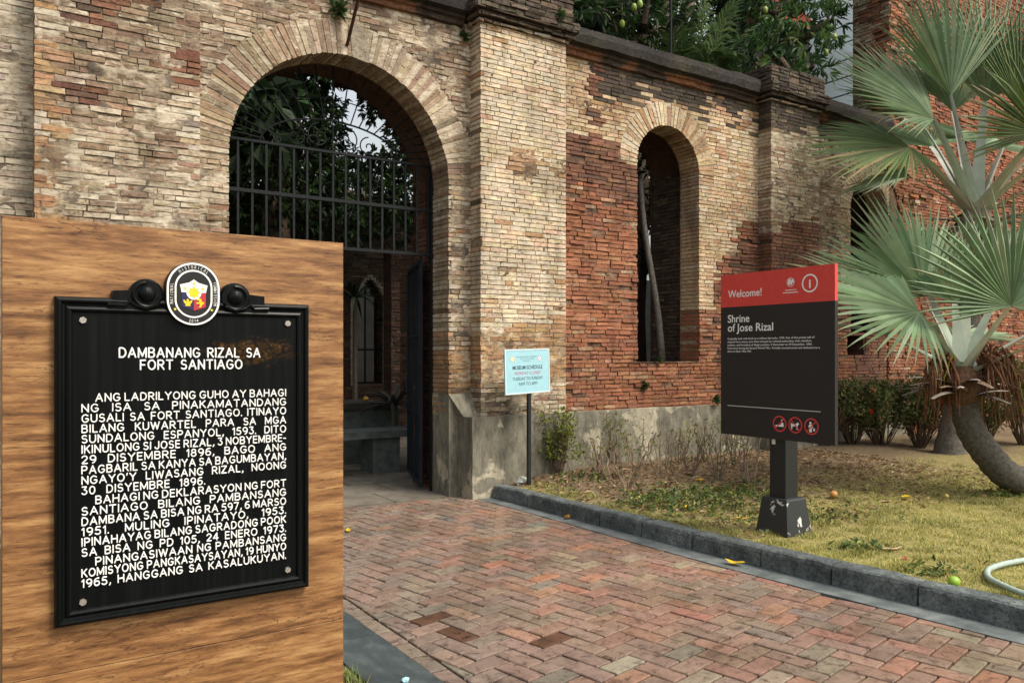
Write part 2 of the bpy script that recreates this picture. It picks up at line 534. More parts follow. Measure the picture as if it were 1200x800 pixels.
def lay(mb, fr, u0, u1, v0, v1, pal_fn, excl=None, depth=.05, blen=.215, joint=.0095, jit=.0022, edge_depth=None, phase=0.0, skip=0.0):
    """courses of separate bricks on the frame fr(u, v, n); excl(v) -> list of (a, b) gaps"""
    row0 = int(math.floor(v0 / CH))
    r = row0
    while r * CH < v1 - .012:
        za = max(v0, r * CH); zb = min(v1, (r + 1) * CH) - joint
        if zb - za < .012: r += 1; continue
        zc = (za + zb) / 2
        spans = [(u0, u1)]
        if excl:
            for (a, b_) in excl(zc):
                ns = []
                for (p, q) in spans:
                    if b_ <= p or a >= q: ns.append((p, q)); continue
                    if a > p: ns.append((p, a))
                    if b_ < q: ns.append((b_, q))
                spans = ns
        for (p, q) in spans:
            x = p - (rnd() * .5 + (.5 if r % 2 else 0)) * blen * .9
            first = True
            while x < q:
                ln = blen * (U(.86, 1.14) if rnd() > .18 else U(.45, .6))
                a, b_ = max(p, x), min(q, x + ln)
                x += ln
                if q - x < .05: b_ = q; x = q + 1
                if b_ - a < .025: continue
                e = b_ - (joint if b_ < q else 0)
                xc = (a + e) / 2
                pal, pr = pal_fn(xc, zc)
                if skip and rnd() < skip: continue
                col, lime = pick(pal)
                n1 = pr * U(.35, 1.25)
                if pr > .012 and rnd() < .06: n1 += U(.005, .02)
                if pr > .012 and rnd() < .05: n1 = -.012
                n0 = -depth
                if edge_depth and (a == p or b_ == q): n0 = -edge_depth
                old = pal is not CREAM and pal is not TAN
                if old: n1 += U(-.003, .006)
                j = jit * (2.2 if old else 1.1)
                vs = []
                for (uu, vv, nn) in ((a, za, n1), (e, za, n1), (e, zb, n1), (a, zb, n1), (a, za, n0), (e, za, n0), (e, zb, n0), (a, zb, n0)):
                    if nn == n1: vs.append(fr(uu + U(-j, j), vv + U(-j, j), nn + U(-j, j)))
                    else: vs.append(fr(uu, vv, nn))
                mb.add(vs, [(0, 1, 2, 3), (0, 4, 5, 1), (1, 5, 6, 2), (2, 6, 7, 3), (3, 7, 4, 0)], (*col, lime))
        r += 1

def smear(u, v):
    for op in (GATE, WIN, WIN2):
        if v > op[2] and math.hypot(u - op[0], v - op[2]) < op[1] + op[4] + .02: return -.006
    p, pr = facade_pal(u, v)
    a = nz(u * .6, v, 6.5, 12.5) * .75 + nz(u * .7, v, 19.0, 3.9) * .55
    if p in (CREAM, TAN): return -.002 + .008 * max(0, a - .12)
    if p in (RED, HOT, DKRED): return -.004 + .034 * max(0, a - .17)
    if p is SOOT: return 0.0
    return .001 + .021 * max(0, a + .02)

def backing(mb, fr, u0, u1, v0, v1, colfn, hole=None, step=.06, n=0.0, nfn=None):
    nu, nv = max(1, round((u1 - u0) / step)), max(1, round((v1 - v0) / step))
    idx = {}
    def vid(i, j):
        if (i, j) not in idx:
            u, v = u0 + (u1 - u0) * i / nu, v0 + (v1 - v0) * j / nv
            idx[(i, j)] = len(mb.v)
            mb.v.append(tuple(fr(u, v, nfn(u, v) if nfn else n))); mb.c.append(colfn(u, v))
        return idx[(i, j)]
    for i in range(nu):
        for j in range(nv):
            uc, vc = u0 + (u1 - u0) * (i + .5) / nu, v0 + (v1 - v0) * (j + .5) / nv
            if hole and hole(uc, vc): continue
            mb.f.append([vid(i, j), vid(i + 1, j), vid(i + 1, j + 1), vid(i, j + 1)]); mb.m.append(0)

def front(Y):
    return lambda u, v, n: (u, Y - n, v)
def facing_left(X):      # face looking towards -x; u runs along +y
    return lambda u, v, n: (X - n, u, v)

# openings: cx, half width, spring z, sill z, ring thickness
GATE = (3.047, 1.163, 3.40, 0.0, .335)
WIN = (7.53, .566, 4.0, 1.44, .30)
WIN2 = (12.08, .53, 3.87, 1.9, .28)
HOLE = (11.45, 11.95, 1.52, 1.86)
YW, YP, THICK = 7.60, 7.38, 1.0
TOPZ = 5.2

def prof(op, z, grow=0.0):
    cx, hw, zs, sill, t = op
    if z < sill: return None
    if z <= zs: return (cx - hw - grow, cx + hw + grow)
    rr = (hw + grow) ** 2 - (z - zs) ** 2
    if rr <= 0: return None
    return (cx - rr ** .5, cx + rr ** .5)

def facade_excl(z):
    out = []
    for op in (GATE, WIN, WIN2):
        g = op[4] if z > op[2] else 0
        if op is WIN and z > 2.2 and z <= op[2]: 
            p = prof(op, z); out.append((p[0], p[1] + .29)); continue
        if op is WIN2 and z > 2.6 and z <= op[2]:
            p = prof(op, z); out.append((p[0] - .26, p[1] + .26)); continue
        p = prof(op, z, g)
        if p: out.append(p)
    if HOLE[2] < z < HOLE[3]: out.append((HOLE[0], HOLE[1]))
    return out

def in_open(u, v, shrink=.05):
    for op in (GATE, WIN, WIN2):
        p = prof(op, v, shrink)
        if p and p[0] < u < p[1]: return True
    return HOLE[0] + .02 < u < HOLE[1] - .02 and HOLE[2] + .02 < v < HOLE[3] - .02

ruin = thing('brick_ruin', 'long weathered brick fort building with arched gateway and arched window', 'building', (3.05, 7.6, 0))

# ---- wall
mb = MB()
fr = front(YW)
lay(mb, fr, -2.2, .326, 0.0, TOPZ, facade_pal, depth=.05)
lay(mb, fr, 1.5, 4.6, .86, TOPZ, facade_pal, facade_excl, depth=.05, edge_depth=.36)
lay(mb, fr, 1.5, 1.885, 0.0, .86, facade_pal, depth=.05)
lay(mb, fr, 5.6, 9.4, .82, TOPZ, facade_pal, facade_excl, depth=.05, edge_depth=.34)
lay(mb, fr, 10.3, 12.56, .1, TOPZ, facade_pal, facade_excl, depth=.05, edge_depth=.34)
backing(mb, fr, -.6, 12.56, 0, TOPZ, mortar_col, hole=lambda u, v: in_open(u, v, .03), step=.028, nfn=smear)
backing(mb, fr, -2.2, -.6, 0, TOPZ, mortar_col)
# back face and inner lining of the openings
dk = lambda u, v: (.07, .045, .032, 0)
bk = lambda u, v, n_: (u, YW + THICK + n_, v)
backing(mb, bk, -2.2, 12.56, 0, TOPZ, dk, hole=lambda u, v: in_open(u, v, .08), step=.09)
mb.add([(-2.2, YW, TOPZ), (12.56, YW, TOPZ), (12.56, YW + THICK, TOPZ), (-2.2, YW + THICK, TOPZ)], [(0, 1, 2, 3)], (.06, .05, .04))
mb.add([(-2.2, YW, 0), (-2.2, YW + THICK, 0), (-2.2, YW + THICK, TOPZ), (-2.2, YW, TOPZ)], [(0, 1, 2, 3)], (.06, .05, .04))
mb.build('wall', M['brick'], ruin, loc=(3.05, 7.6, 0))

def lining(mb, op, y0, y1, grow, col, n=40):
    cx, hw, zs, sill, t = op
    r = hw + grow
    pts = [(cx - r, sill)] + [(cx - r * math.cos(math.pi * i / n), zs + r * math.sin(math.pi * i / n)) for i in range(n + 1)] + [(cx + r, sill)]
    vs = [(x, y0, z) for x, z in pts] + [(x, y1, z) for x, z in pts]
    k = len(pts)
    mb.add(vs, [(i, i + 1, i + 1 + k, i + k) for i in range(k - 1)], col)

def ring(mb, op, Y, pal, depth=.34, n1=.01):
    cx, hw, zs, sill, t = op
    r0, r1 = hw, hw + t
    nb = int(math.pi * (r0 + .3 * t) / .058)
    for i in range(nb):
        a0, a1 = math.pi * i / nb, math.pi * (i + 1) / nb
        g = .0075 / r0
        a0 += g * U(.6, 1.4); a1 -= g * U(.6, 1.4)
        ra, rb = r0 + U(-.004, .006), r1 + U(-.02, .012)
        if rnd() < .12: rb -= .05
        col, lime = pick(pal)
        nn = n1 * U(.3, 1.3)
        cuts = [(ra, rb)]
        if rnd() < .3:
            mid = ra + (rb - ra) * U(.35, .65); cuts = [(ra, mid - .004), (mid + .004, rb)]
        for (p, q) in cuts:
            def w_(a, r_, n_): return (cx - r_ * math.cos(a), Y - n_, zs + r_ * math.sin(a))
            sh = .004 / r1
            vs = [w_(a0, p, nn), w_(a1, p, nn), w_(a1 + sh, q, nn), w_(a0 - sh, q, nn), w_(a0, p, -depth), w_(a1, p, -depth), w_(a1 + sh, q, -depth), w_(a0 - sh, q, -depth)]
            vs = [(x + U(-.002, .002), y, z + U(-.002, .002)) for x, y, z in vs]
            mb.add(vs, [(0, 3, 2, 1), (0, 1, 5, 4), (1, 2, 6, 5), (2, 3, 7, 6), (3, 0, 4, 7), (4, 5, 6, 7)], (*col, lime))

def inner_jamb(mb, op, y0, y1, grow, z1, pal):
    X = op[0] + op[1] + grow
    lay(mb, facing_left(X), y0, y1, op[3], z1, lambda u, v: (pal, .012), depth=.03)

# ---- gateway arch, window arches
for op, pal, nm in ((GATE, BROWN + PALE, 'gate'), (WIN, TAN + ORANGE, 'win'), (WIN2, CREAM, 'win2')):
    mb = MB()
    ring(mb, op, YW, pal)
    for i_ in range(48):
        a0, a1 = math.pi * i_ / 48, math.pi * (i_ + 1) / 48
        q_ = [(op[0] - r_ * math.cos(a), YW - .0005, op[2] + r_ * math.sin(a)) for a, r_ in ((a0, op[1] + .008), (a1, op[1] + .008), (a1, op[1] + op[4] + .004), (a0, op[1] + op[4] + .004))]
        mb.add(q_, [(0, 3, 2, 1)], (.40, .335, .24, .4))
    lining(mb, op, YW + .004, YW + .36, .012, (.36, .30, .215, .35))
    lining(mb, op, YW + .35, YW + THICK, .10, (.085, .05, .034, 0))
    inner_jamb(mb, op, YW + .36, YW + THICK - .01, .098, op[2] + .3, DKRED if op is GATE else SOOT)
    # shoulder at the rebate
    cx, hw, zs, sill, t = op
    k = 24
    pts0 = [(cx - hw, sill)] + [(cx - hw * math.cos(math.pi * i / k), zs + hw * math.sin(math.pi * i / k)) for i in range(k + 1)] + [(cx + hw, sill)]
    r = hw + .12
    pts1 = [(cx - r, sill)] + [(cx - r * math.cos(math.pi * i / k), zs + r * math.sin(math.pi * i / k)) for i in range(k + 1)] + [(cx + r, sill)]
    vs = [(x, YW + .355, z) for x, z in pts0] + [(x, YW + .355, z) for x, z in pts1]
    mb.add(vs, [(i, i + 1, i + 1 + len(pts0), i + len(pts0)) for i in range(len(pts0) - 1)], (.12, .09, .06))
    # jamb courses beside the window openings: pale headers
    if op is WIN:
        lay(mb, fr, cx + hw, cx + hw + .285, 2.2, zs, lambda u, v: (TAN, .010), depth=.05, blen=.2, edge_depth=.34)
        mb.add([(cx - hw - .08, YW - .03, sill), (cx + hw + .08, YW - .03, sill), (cx + hw + .08, YW + THICK, sill), (cx - hw - .08, YW + THICK, sill)], [(0, 1, 2, 3)], (.16, .10, .07, .1))
    if op is WIN2:
        lay(mb, fr, cx + hw, cx + hw + .255, 2.6, zs, lambda u, v: (TAN, .010), depth=.05, blen=.2, edge_depth=.34)
        lay(mb, fr, cx - hw - .255, cx - hw, 2.6, zs, lambda u, v: (TAN, .010), depth=.05, blen=.2, edge_depth=.34)
    if op is GATE:   # cement keystone patch
        mb.prism([(cx + .05, zs + hw - .005), (cx + .23, zs + hw - .035), (cx + .24, zs + hw + .12), (cx + .14, zs + hw + .34), (cx + .02, zs + hw + .30)], fr, -.3, .016, (.27, .23, .175, .3))
    mb.build('arch_ring', M['brick'], ruin, loc=(3.05, 7.6, 0))

# ---- hole lining
mb = MB()
x0, x1, z0, z1 = HOLE
mb.box((x0 - .02, YW + .42, z0 - .02), (x1 + .02, YW + .46, z1 + .02), (.02, .015, .012))
mb.box((x0 - .03, YW + .004, z0 - .04), (x1 + .03, YW + .45, z0), (.11, .06, .04))
mb.box((x0 - .03, YW + .004, z1), (x1 + .03, YW + .45, z1 + .04), (.11, .06, .04))
mb.box((x0 - .04, YW + .004, z0), (x0, YW + .45, z1), (.11, .06, .04))
mb.box((x1, YW + .004, z0), (x1 + .04, YW + .45, z1), (.16, .08, .05))
mb.build('putlog_hole', M['brick'], ruin, loc=(3.05, 7.6, 0))

# ---- pilasters
PIL = ((.326, 1.582), (4.486, 5.65), (9.32, 10.42))
for i, (a, b_) in enumerate(PIL):
    mb = MB()
    zb = .86 if i == 1 else .1
    f2 = front(YP)
    lay(mb, f2, a, b_, zb, TOPZ, facade_pal, depth=.10, edge_depth=.215)
    backing(mb, f2, a + .004, b_ - .004, zb, TOPZ, mortar_col, step=.028, nfn=smear)
    fl = facing_left(a + .006)
    mcl = lambda u, v, a=a: mortar_col(a + .2, v)
    backing(mb, fl, YP, YW, zb, TOPZ, mcl)
    fr_ = lambda u, v, n_, b_=b_: (b_ - .006 + n_, u, v)
    backing(mb, fr_, YP, YW, zb, TOPZ, mcl)
    mb.build('pilaster', M['brick'], ruin, loc=(3.05, 7.6, 0))

# ---- plinth: plaster base below right pilaster and wall
def wobbly_box(mb, a, b_, step=.12, amp=.008, col=(.5, .5, .5), seed=0, flare=0.0):
    """a box with subdivided faces, roughened with noise"""
    x0, y0, z0 = a; x1, y1, z1 = b_
    nx, ny, nz_ = [max(1, round((q - p) / step)) for p, q in zip(a, b_)]
    def disp(x, y, z):
        v = noise.noise_vector(Vector((x * 2.6 + seed, y * 2.6, z * 2.6))) * amp + noise.noise_vector(Vector((x * 9, y * 9 + seed, z * 9))) * amp * .5
        return (x + v.x, y + v.y, z + v.z)
    def face(p, q, r, nu, nv):
        vs, fs = [], []
        for j in range(nv + 1):
            for i in range(nu + 1):
                c_ = [p[k] + (q[k] - p[k]) * i / nu + (r[k] - p[k]) * j / nv for k in range(3)]
                vs.append(disp(*c_))
        for j in range(nv):
            for i in range(nu):
                fs.append((j * (nu + 1) + i, j * (nu + 1) + i + 1, (j + 1) * (nu + 1) + i + 1, (j + 1) * (nu + 1) + i))
        mb.add(vs, fs, col)
    face((x0, y0, z0), (x1, y0, z0), (x0, y0, z1), nx, nz_)
    face((x1, y1, z0), (x0, y1, z0), (x1, y1, z1), nx, nz_)
    face((x0, y1, z0), (x0, y0, z0), (x0, y1, z1), ny, nz_)
    face((x1, y0, z0), (x1, y1, z0), (x1, y0, z1), ny, nz_)
    face((x0, y0, z1), (x1, y0, z1), (x0, y1, z1), nx, ny)
    face((x0, y1, z0), (x1, y1, z0), (x0, y0, z0), nx, ny)

mb = MB()
wobbly_box(mb, (4.33, 7.29, -.05), (5.72, 7.5, .872), .07, .008, seed=2)
wobbly_box(mb, (4.318, 7.44, -.05), (4.62, 7.97, .862), .07, .007, seed=5)
wobbly_box(mb, (4.212, 7.588, -.05), (4.4, 7.975, 1.10), .07, .005, seed=15)
# cement band under the jamb bricks, its corner cut back to the plinth
mb.add([(4.205, 7.585, 1.115), (4.50, 7.575, 1.115), (4.50, 7.45, .86), (4.325, 7.45, .86), (4.325, 7.97, .86), (4.205, 7.97, 1.115), (4.50, 7.97, 1.115), (4.50, 7.575, .86)],
       [(0, 3, 2, 1), (0, 5, 4, 3), (0, 1, 6, 5), (1, 2, 7)])
wobbly_box(mb, (5.66, 7.49, -.05), (9.3, 7.65, .86), .09, .010, seed=8)
wobbly_box(mb, (9.2, 7.28, -.05), (10.55, 7.5, .80), .1, .010, seed=9)
wobbly_box(mb, (10.5, 7.50, -.05), (13.0, 7.65, .62), .1, .012, seed=11)
mb.build('plinth', M['plinth'], ruin, loc=(3.05, 7.6, 0))

# ---- coping along the top
def moulding(mb, x0, x1, prof_, step=.09, amp=.012, seed=0, colfn=None):
    nx = max(1, round((x1 - x0) / step))
    k = len(prof_)
    vs = []
    b0 = len(mb.v)
    for i in range(nx + 1):
        x = x0 + (x1 - x0) * i / nx
        for (y, z) in prof_:
            q = Vector((x, y, z))
            d = noise.noise_vector(q * 3.1 + Vector((seed, 0, 0))) * amp + noise.noise_vector(q * 11) * amp * .7
            p = q + d
            mb.v.append(tuple(p)); mb.c.append(colfn(x, z) if colfn else (.07, .06, .05, .1))
    for i in range(nx):
        for j in range(k):
            a, b_ = b0 + i * k + j, b0 + i * k + (j + 1) % k
            mb.f.append([a, a + k, b_ + k, b_]); mb.m.append(0)
    mb.f.append([b0 + j for j in range(k)]); mb.m.append(0)
    mb.f.append([b0 + nx * k + j for j in range(k - 1, -1, -1)]); mb.m.append(0)

def cop_col(x, z):
    a = nz(x, z, 2.5, 1.3)
    if z < 5.24: return (.17 + .09 * a, .085 + .03 * a, .05, .02) if a > -.05 else (.06, .045, .035, 0)
    return (.036 + .014 * a, .032 + .012 * a, .026, .20 + .1 * a)
cprof = [(YW - .005, 5.14), (YW - .05, 5.15), (YW - .055, 5.20), (YW - .09, 5.215), (YW - .095, 5.25), (YW - .16, 5.27), (YW - .17, 5.37), (YW - .15, 5.46), (YW - .02, 5.485), (YW + .5, 5.5), (YW + THICK + .05, 5.46), (YW + THICK + .05, 5.14)]
for a, b_ in ((-2.2, .20), (1.70, 4.37), (5.76, 9.22), (10.52, 12.52)):
    mb = MB()
    moulding(mb, a, b_, cprof, colfn=cop_col)
    mb.build('coping', M['soot'], ruin, loc=(3.05, 7.6, 0))
for i, (a, b_) in enumerate(PIL):
    mb = MB()
    for (g, z0, z1) in ((.03, 5.165, 5.215), (.07, 5.217, 5.275), (.115, 5.277, 5.40), (.06, 5.402, 5.67)):
        X0, X1, Y0 = a - g, b_ + g, YP - g
        top = SOOT if z0 > 5.2 else BROWN
        lay(mb, front(Y0), X0, X1, z0, z1, lambda u, v, t=top: (t, .010), depth=.06, edge_depth=.3, jit=.004)
        lay(mb, facing_left(X0), Y0 + .01, YW + .3, z0, z1, lambda u, v, t=top: (t, .010), depth=.06, jit=.004)
        mb.box((X0 + .004, Y0 + .004, z0), (X1 - .004, YW + THICK * .8, z1 - .012), (.05, .042, .034))
    mb.build('pilaster_cap', M['soot'], ruin, loc=(3.05, 7.6, 0))

# ---- taller broken red wall to the right
tower = thing('ruined_wall', 'taller broken red brick wall rising above the facade behind the fan palms', 'wall', (14.5, 7.6, 0))
mb = MB()
TW0, TW1, TH = 12.5, 19.0, 8.6
f3 = front(YW - .02)
tw_ex = lambda z: [e for e in facade_excl(z)]
rag = lambda z: TW0 + .09 * nz(0, z, 2.2, 4.4) + (.10 if z > 6.6 else 0)
row = .1
while row < TH:
    lay(mb, f3, rag(row) if row > TOPZ else TW0 + .06, TW1, row, row + CH * 3, facade_pal, tw_ex, depth=.12, edge_depth=.3, jit=.003, skip=.012)
    row += CH * 3
backing(mb, f3, TW0 + .14, 16.4, 0, TH, mortar_col, hole=lambda u, v: in_open(u, v, .03), step=.035, nfn=smear)
backing(mb, f3, 16.4, TW1, 0, TH, mortar_col, step=.1)
# end face seen above the coping
fl = facing_left(TW0 + .13)
lay(mb, fl, YW - .02, YW + .64, TOPZ + .2, TH, lambda u, v: ((DKRED if nz(u, v, 2, 1) < .1 else BROWN), .02), depth=.05, jit=.004)
backing(mb, fl, YW - .02, YW + .66, TOPZ, TH, lambda u, v: (.11, .07, .045, 0), step=.12)
mb.add([(TW0 + .14, YW + .66, 0), (TW1, YW + .66, 0), (TW1, YW + .66, TH), (TW0 + .14, YW + .66, TH), (TW0 + .14, YW, TH), (TW1, YW, TH), (TW1, YW, 0)], [(0, 3, 2, 1), (4, 5, 2, 3), (6, 1, 2, 5)], (.08, .05, .035))
# broken stubs of old cross walls and a string course
for (x, z) in ((12.62, 6.05), (12.7, 6.75), (13.3, 6.5), (12.9, 5.55), (13.1, 4.2), (13.4, 3.6)):
    for k in range(5):
        c_, l_ = pick(HOT + WHITE)
        xx, zz = x + U(-.2, .2), z + U(-.12, .12)
        mb.box((xx, YW - .02 - U(.03, .1), zz), (xx + U(.12, .25), YW + .1, zz + U(.04, .055)), (*c_, l_), jit=.006)
mb.build('wall', M['brick'], tower, loc=(14.5, 7.6, 0))

# ------------------------------------------------------------ ground
def lerp_poly(pts, y):
    pts = sorted(pts)
    if y <= pts[0][0]: return pts[0][1]
    for (y0, x0), (y1, x1) in zip(pts, pts[1:]):
        if y <= y1: return x0 + (x1 - x0) * (y - y0) / (y1 - y0)
    return pts[-1][1]
KB = [(7.3, 4.565), (6.9, 4.59), (5.6, 4.625), (4.3, 4.68), (3.2, 4.75), (2.1, 4.84), (1.0, 4.97), (0, 5.13), (-1.5, 5.42), (-4, 6.2)]
kerb_x = lambda y: lerp_poly(KB, y)
gut_x = lambda y: kerb_x(y) - .17 - .05 * max(0, min(1, (6 - y) / 2))
def soil_z(x, y):
    t = max(0, min(1, (y - 4.2) / 3.0)); t = t * t * (3 - 2 * t)
    k = max(0, min(1, (x - kerb_x(min(7.3, y)) - .15) / .5))
    z = .124 + .076 * t * k
    return z + k * (.022 * noise.noise(Vector((x * 1.1, y * 1.1, 0))) + .010 * noise.noise(Vector((x * 4.5, y * 4.5, 3))))

def lawn_density(x, y):
    k = kerb_x(y)
    d = x - k
    v = noise.noise(Vector((x * .8, y * .8, 4))) + .5 * noise.noise(Vector((x * 2.6, y * 2.6, 9)))
    t = 1.15 - max(0, (y - 3.7)) * .55 + .55 * v
    if x > 7.3: t += .1
    if d < .45 and y < 7: t = max(t, .5 + .4 * v)
    return max(0, min(1, t))

# the sheet everything stands on
mb = MB()
Q = [-400, -60, -12, 0, 12, 60, 400]
vs = [(x, y, -.045) for y in Q for x in Q]
k = len(Q)
mb.add(vs, [(j * k + i, j * k + i + 1, (j + 1) * k + i + 1, (j + 1) * k + i) for j in range(k - 1) for i in range(k - 1)])
tag(mb.build('ground', M['soil']), kind='structure')
# bed of joint sand under the pavers, court floor beyond the gate
mb = MB()
mb.add([(1.75, -6, -.018), (6.3, -6, -.018), (4.75, 7.75, -.018), (1.75, 7.75, -.018)], [(0, 1, 2, 3)])
tag(mb.build('path_bed', M['sand']), kind='structure')

# garden soil surface
mb = MB()
ys = [-4 + i * .09 for i in range(int(11.7 / .09))]
ys = [y for y in ys if y < 7.66] + [7.66]
nxs = 110
b0 = 0
vs, fs = [], []
for y in ys:
    xk = kerb_x(min(7.3, y)) + .13
    for i in range(nxs + 1):
        t = i / nxs
        x = xk + (1 - (1 - t) ** .55 if False else t ** 1.5) * 17
        vs.append((x, y, soil_z(x, y)))
for j in range(len(ys) - 1):
    for i in range(nxs):
        fs.append((j * (nxs + 1) + i, j * (nxs + 1) + i + 1, (j + 1) * (nxs + 1) + i + 1, (j + 1) * (nxs + 1) + i))
for (x, y, z) in vs:
    q = lawn_density(x, y)
    v_ = .5 + .5 * noise.noise(Vector((x * 1.7, y * 1.7, 31)))
    e = (.115 + .06 * v_, .085 + .045 * v_, .052 + .028 * v_)
    g_ = (.25, .22, .075)
    q *= .8
    mb.v.append((x, y, z)); mb.c.append((e[0] * (1 - q) + g_[0] * q, e[1] * (1 - q) + g_[1] * q, e[2] * (1 - q) + g_[2] * q, 0))
mb.f.extend([list(f) for f in fs]); mb.m.extend([0] * len(fs))
tag(mb.build('garden_soil', M['garden'], smooth=True), kind='structure')

# pavers in herringbone
PV = [(5, (.200, .128, .093), .03), (4, (.225, .132, .093), .01), (3, (.255, .122, .080), 0), (3, (.185, .142, .102), .05), (1.6, (.225, .178, .118), .03), (.4, (.150, .146, .12), .03), (1.0, (.285, .132, .072), 0)]
mb = MB()
def clip(poly, a, b_, c_):     # keep a*x+b*y<=c
    out = []
    for i in range(len(poly)):
        p, q = poly[i], poly[(i + 1) % len(poly)]
        dp, dq = a * p[0] + b_ * p[1] - c_, a * q[0] + b_ * q[1] - c_
        if dp <= 0: out.append(p)
        if (dp < 0 < dq) or (dq < 0 < dp):
            t = dp / (dp - dq); out.append((p[0] + (q[0] - p[0]) * t, p[1] + (q[1] - p[1]) * t))
    return out
def area(poly):
    return .5 * sum(poly[i][0] * poly[(i + 1) % len(poly)][1] - poly[(i + 1) % len(poly)][0] * poly[i][1] for i in range(len(poly)))
def paver(poly, col, lime=0.0):
    if len(poly) < 3 or area(poly) < .0009: return
    cx = sum(p[0] for p in poly) / len(poly); cy = sum(p[1] for p in poly) / len(poly)
    k = len(poly)
    dz = U(-.0022, .0018); tx, ty = U(-.014, .014), U(-.014, .014)
    def shr(d):
        o = list(poly)
        for i in range(k):
            p, q = poly[i], poly[(i + 1) % k]
            ex_, ey_ = q[0] - p[0], q[1] - p[1]
            l = math.hypot(ex_, ey_)
            if l < 1e-6: continue
            nx_, ny_ = ey_ / l, -ex_ / l          # outward for counter-clockwise
            o = clip(o, nx_, ny_, nx_ * p[0] + ny_ * p[1] - d)
        return o
    zt = lambda p: dz + (p[0] - cx) * tx + (p[1] - cy) * ty
    a, b_ = shr(.0055), shr(.0100)
    if len(a) != len(b_) or len(a) < 3: return
    k = len(a)
    vs = [(p[0], p[1], -.03) for p in a] + [(p[0], p[1], zt(p) - .0045) for p in a] + [(p[0] + U(-.0012, .0012), p[1] + U(-.0012, .0012), zt(p)) for p in b_]
    fs = [tuple(range(2 * k, 3 * k))]
    for i in range(k):
        j = (i + 1) % k
        fs.append((i, j, j + k, i + k)); fs.append((i + k, j + k, j + 2 * k, i + 2 * k))
    mb.add(vs, fs, (*col, lime))
PW, ANG = .122, R(11)
ca, sa = math.cos(ANG), math.sin(ANG)
OX = 2.186 - (ca * 1 - sa * .5) * PW
OY = 4.157 - (sa * 1 + ca * .5) * PW
spots = [(Vector((2.186, 4.157)), .1), (Vector((2.193, 3.851)), .1), (Vector((2.572, 3.481)), .1)]
for i in range(-70, 70):
    for j in range(-70, 70):
        v = (i - j) % 4
        if v == 0: rect = ((i, j), (i + 2, j), (i + 2, j + 1), (i, j + 1))
        elif v == 3: rect = ((i, j), (i + 1, j), (i + 1, j + 2), (i, j + 2))
        else: continue
        poly = [(OX + (a * ca - b_ * sa) * PW, OY + (a * sa + b_ * ca) * PW) for a, b_ in rect]
        cx = sum(p[0] for p in poly) / 4; cy = sum(p[1] for p in poly) / 4
        if not (1.6 < cx < 6.2 and -3.5 < cy < 7.8): continue
        poly = clip(poly, -1, 0, -1.912)
        gx = gut_x(cy); gs = (gut_x(cy + .2) - gut_x(cy - .2)) / .4
        if poly: poly = clip(poly, 1, -gs, gx - gs * cy - .004)
        if poly: poly = clip(poly, 0, 1, 7.60)
        if not poly: continue
        col, lime = pick(PV)
        zone = nz(cx, cy, .5, 2.2)
        # the left and near-gate pavers are dirtier and greyer, the near right cleaner and redder
        dirt = max(0, min(1, (3.3 - cx) / 1.6)) * .6 + max(0, min(1, (cy - 5) / 2)) * .35 + .25 * zone
        g = sum(col) / 3
        dirt = max(.12, min(.8, dirt + .12))
        col = tuple(c * (1 - dirt) + (g * w_) * dirt for c, w_ in zip(col, (.96, .84, .70)))
        for sp, rr in spots:
            if (Vector((cx, cy)) - sp).length < .05: col = (.085, .040, .022); lime = 0
        paver(poly, col, lime + dirt * .25 - .02)
# stretcher row along the left kerb and row before the threshold
y = -3.5
while y < 7.6:
    col, lime = pick(PV)
    g = sum(col) / 3
    col = tuple((c * .45 + g * .45 * w_) for c, w_ in zip(col, (1.05, .96, .78)))
    paver([(1.803, y), (1.908, y), (1.908, min(7.6, y + .213)), (1.803, min(7.6, y + .213))], col, .05)
    y += .217
tag(mb.build('path', M['paver']), kind='structure')

# gutter strip, kerb and left slab edging
mb = MB()
yy = [7.285 - i * .15 for i in range(70)]
vs, fs = [], []
for y in yy:
    vs += [(gut_x(y), y, -.02), (gut_x(y), y, .002 + U(-.001, .001)), (kerb_x(y) + .03, y, -.004), (kerb_x(y) + .03, y, -.02)]
for i in range(len(yy) - 1):
    for k in range(3):
        fs.append((i * 4 + k, i * 4 + k + 1, i * 4 + 5 + k, i * 4 + 4 + k))
mb.add(vs, fs)
tag(mb.build('gutter', M['gutter']), kind='structure')

mb = MB()
y = 7.27
while y > -3.5:
    ln = U(.52, .68) if y < 6.9 else .62
    ye = y - ln
    n_ = 6
    KP = [(0, -.03), (.004, .02), (.006, .105), (.014, .128), (.030, .138), (.13, .141), (.148, .13), (.15, .0)]
    vs = []
    tilt = U(-.004, .004); sh = U(-.004, .004)
    for i in range(n_ + 1):
        q = y - .008 - (ln - .016) * i / n_
        e = .006 if i in (0, n_) else 0
        for (a, z) in KP:
            v = noise.noise_vector(Vector((a * 14, q * 7, z * 14))) * .008
            vs.append((kerb_x(q) + a + v.x + sh, q, z + v.z - (e if z > .1 else 0) + tilt))
    k = len(KP)
    fs = [(i * k + j, (i + 1) * k + j, (i + 1) * k + j + 1, i * k + j + 1) for i in range(n_) for j in range(k - 1)]
    fs += [tuple(range(k)), tuple(range((n_ + 1) * k - 1, n_ * k - 1, -1))]
    kk = U(.85, 1.3)
    mb.add(vs, fs, (kk, kk, kk * .98))
    y = ye
tag(mb.build('kerb', M['kerb']), kind='structure')

mb = MB()
y = 7.3
while y > -3.5:
    ln = U(.6, .95)
    mb.box((1.49 + U(-.006, .006), y - ln + .006, -.03), (1.797, y - .003, .011 + U(-.003, .003)), jit=.002)
    y -= ln
tag(mb.build('path_edging', M['slate']), kind='structure')

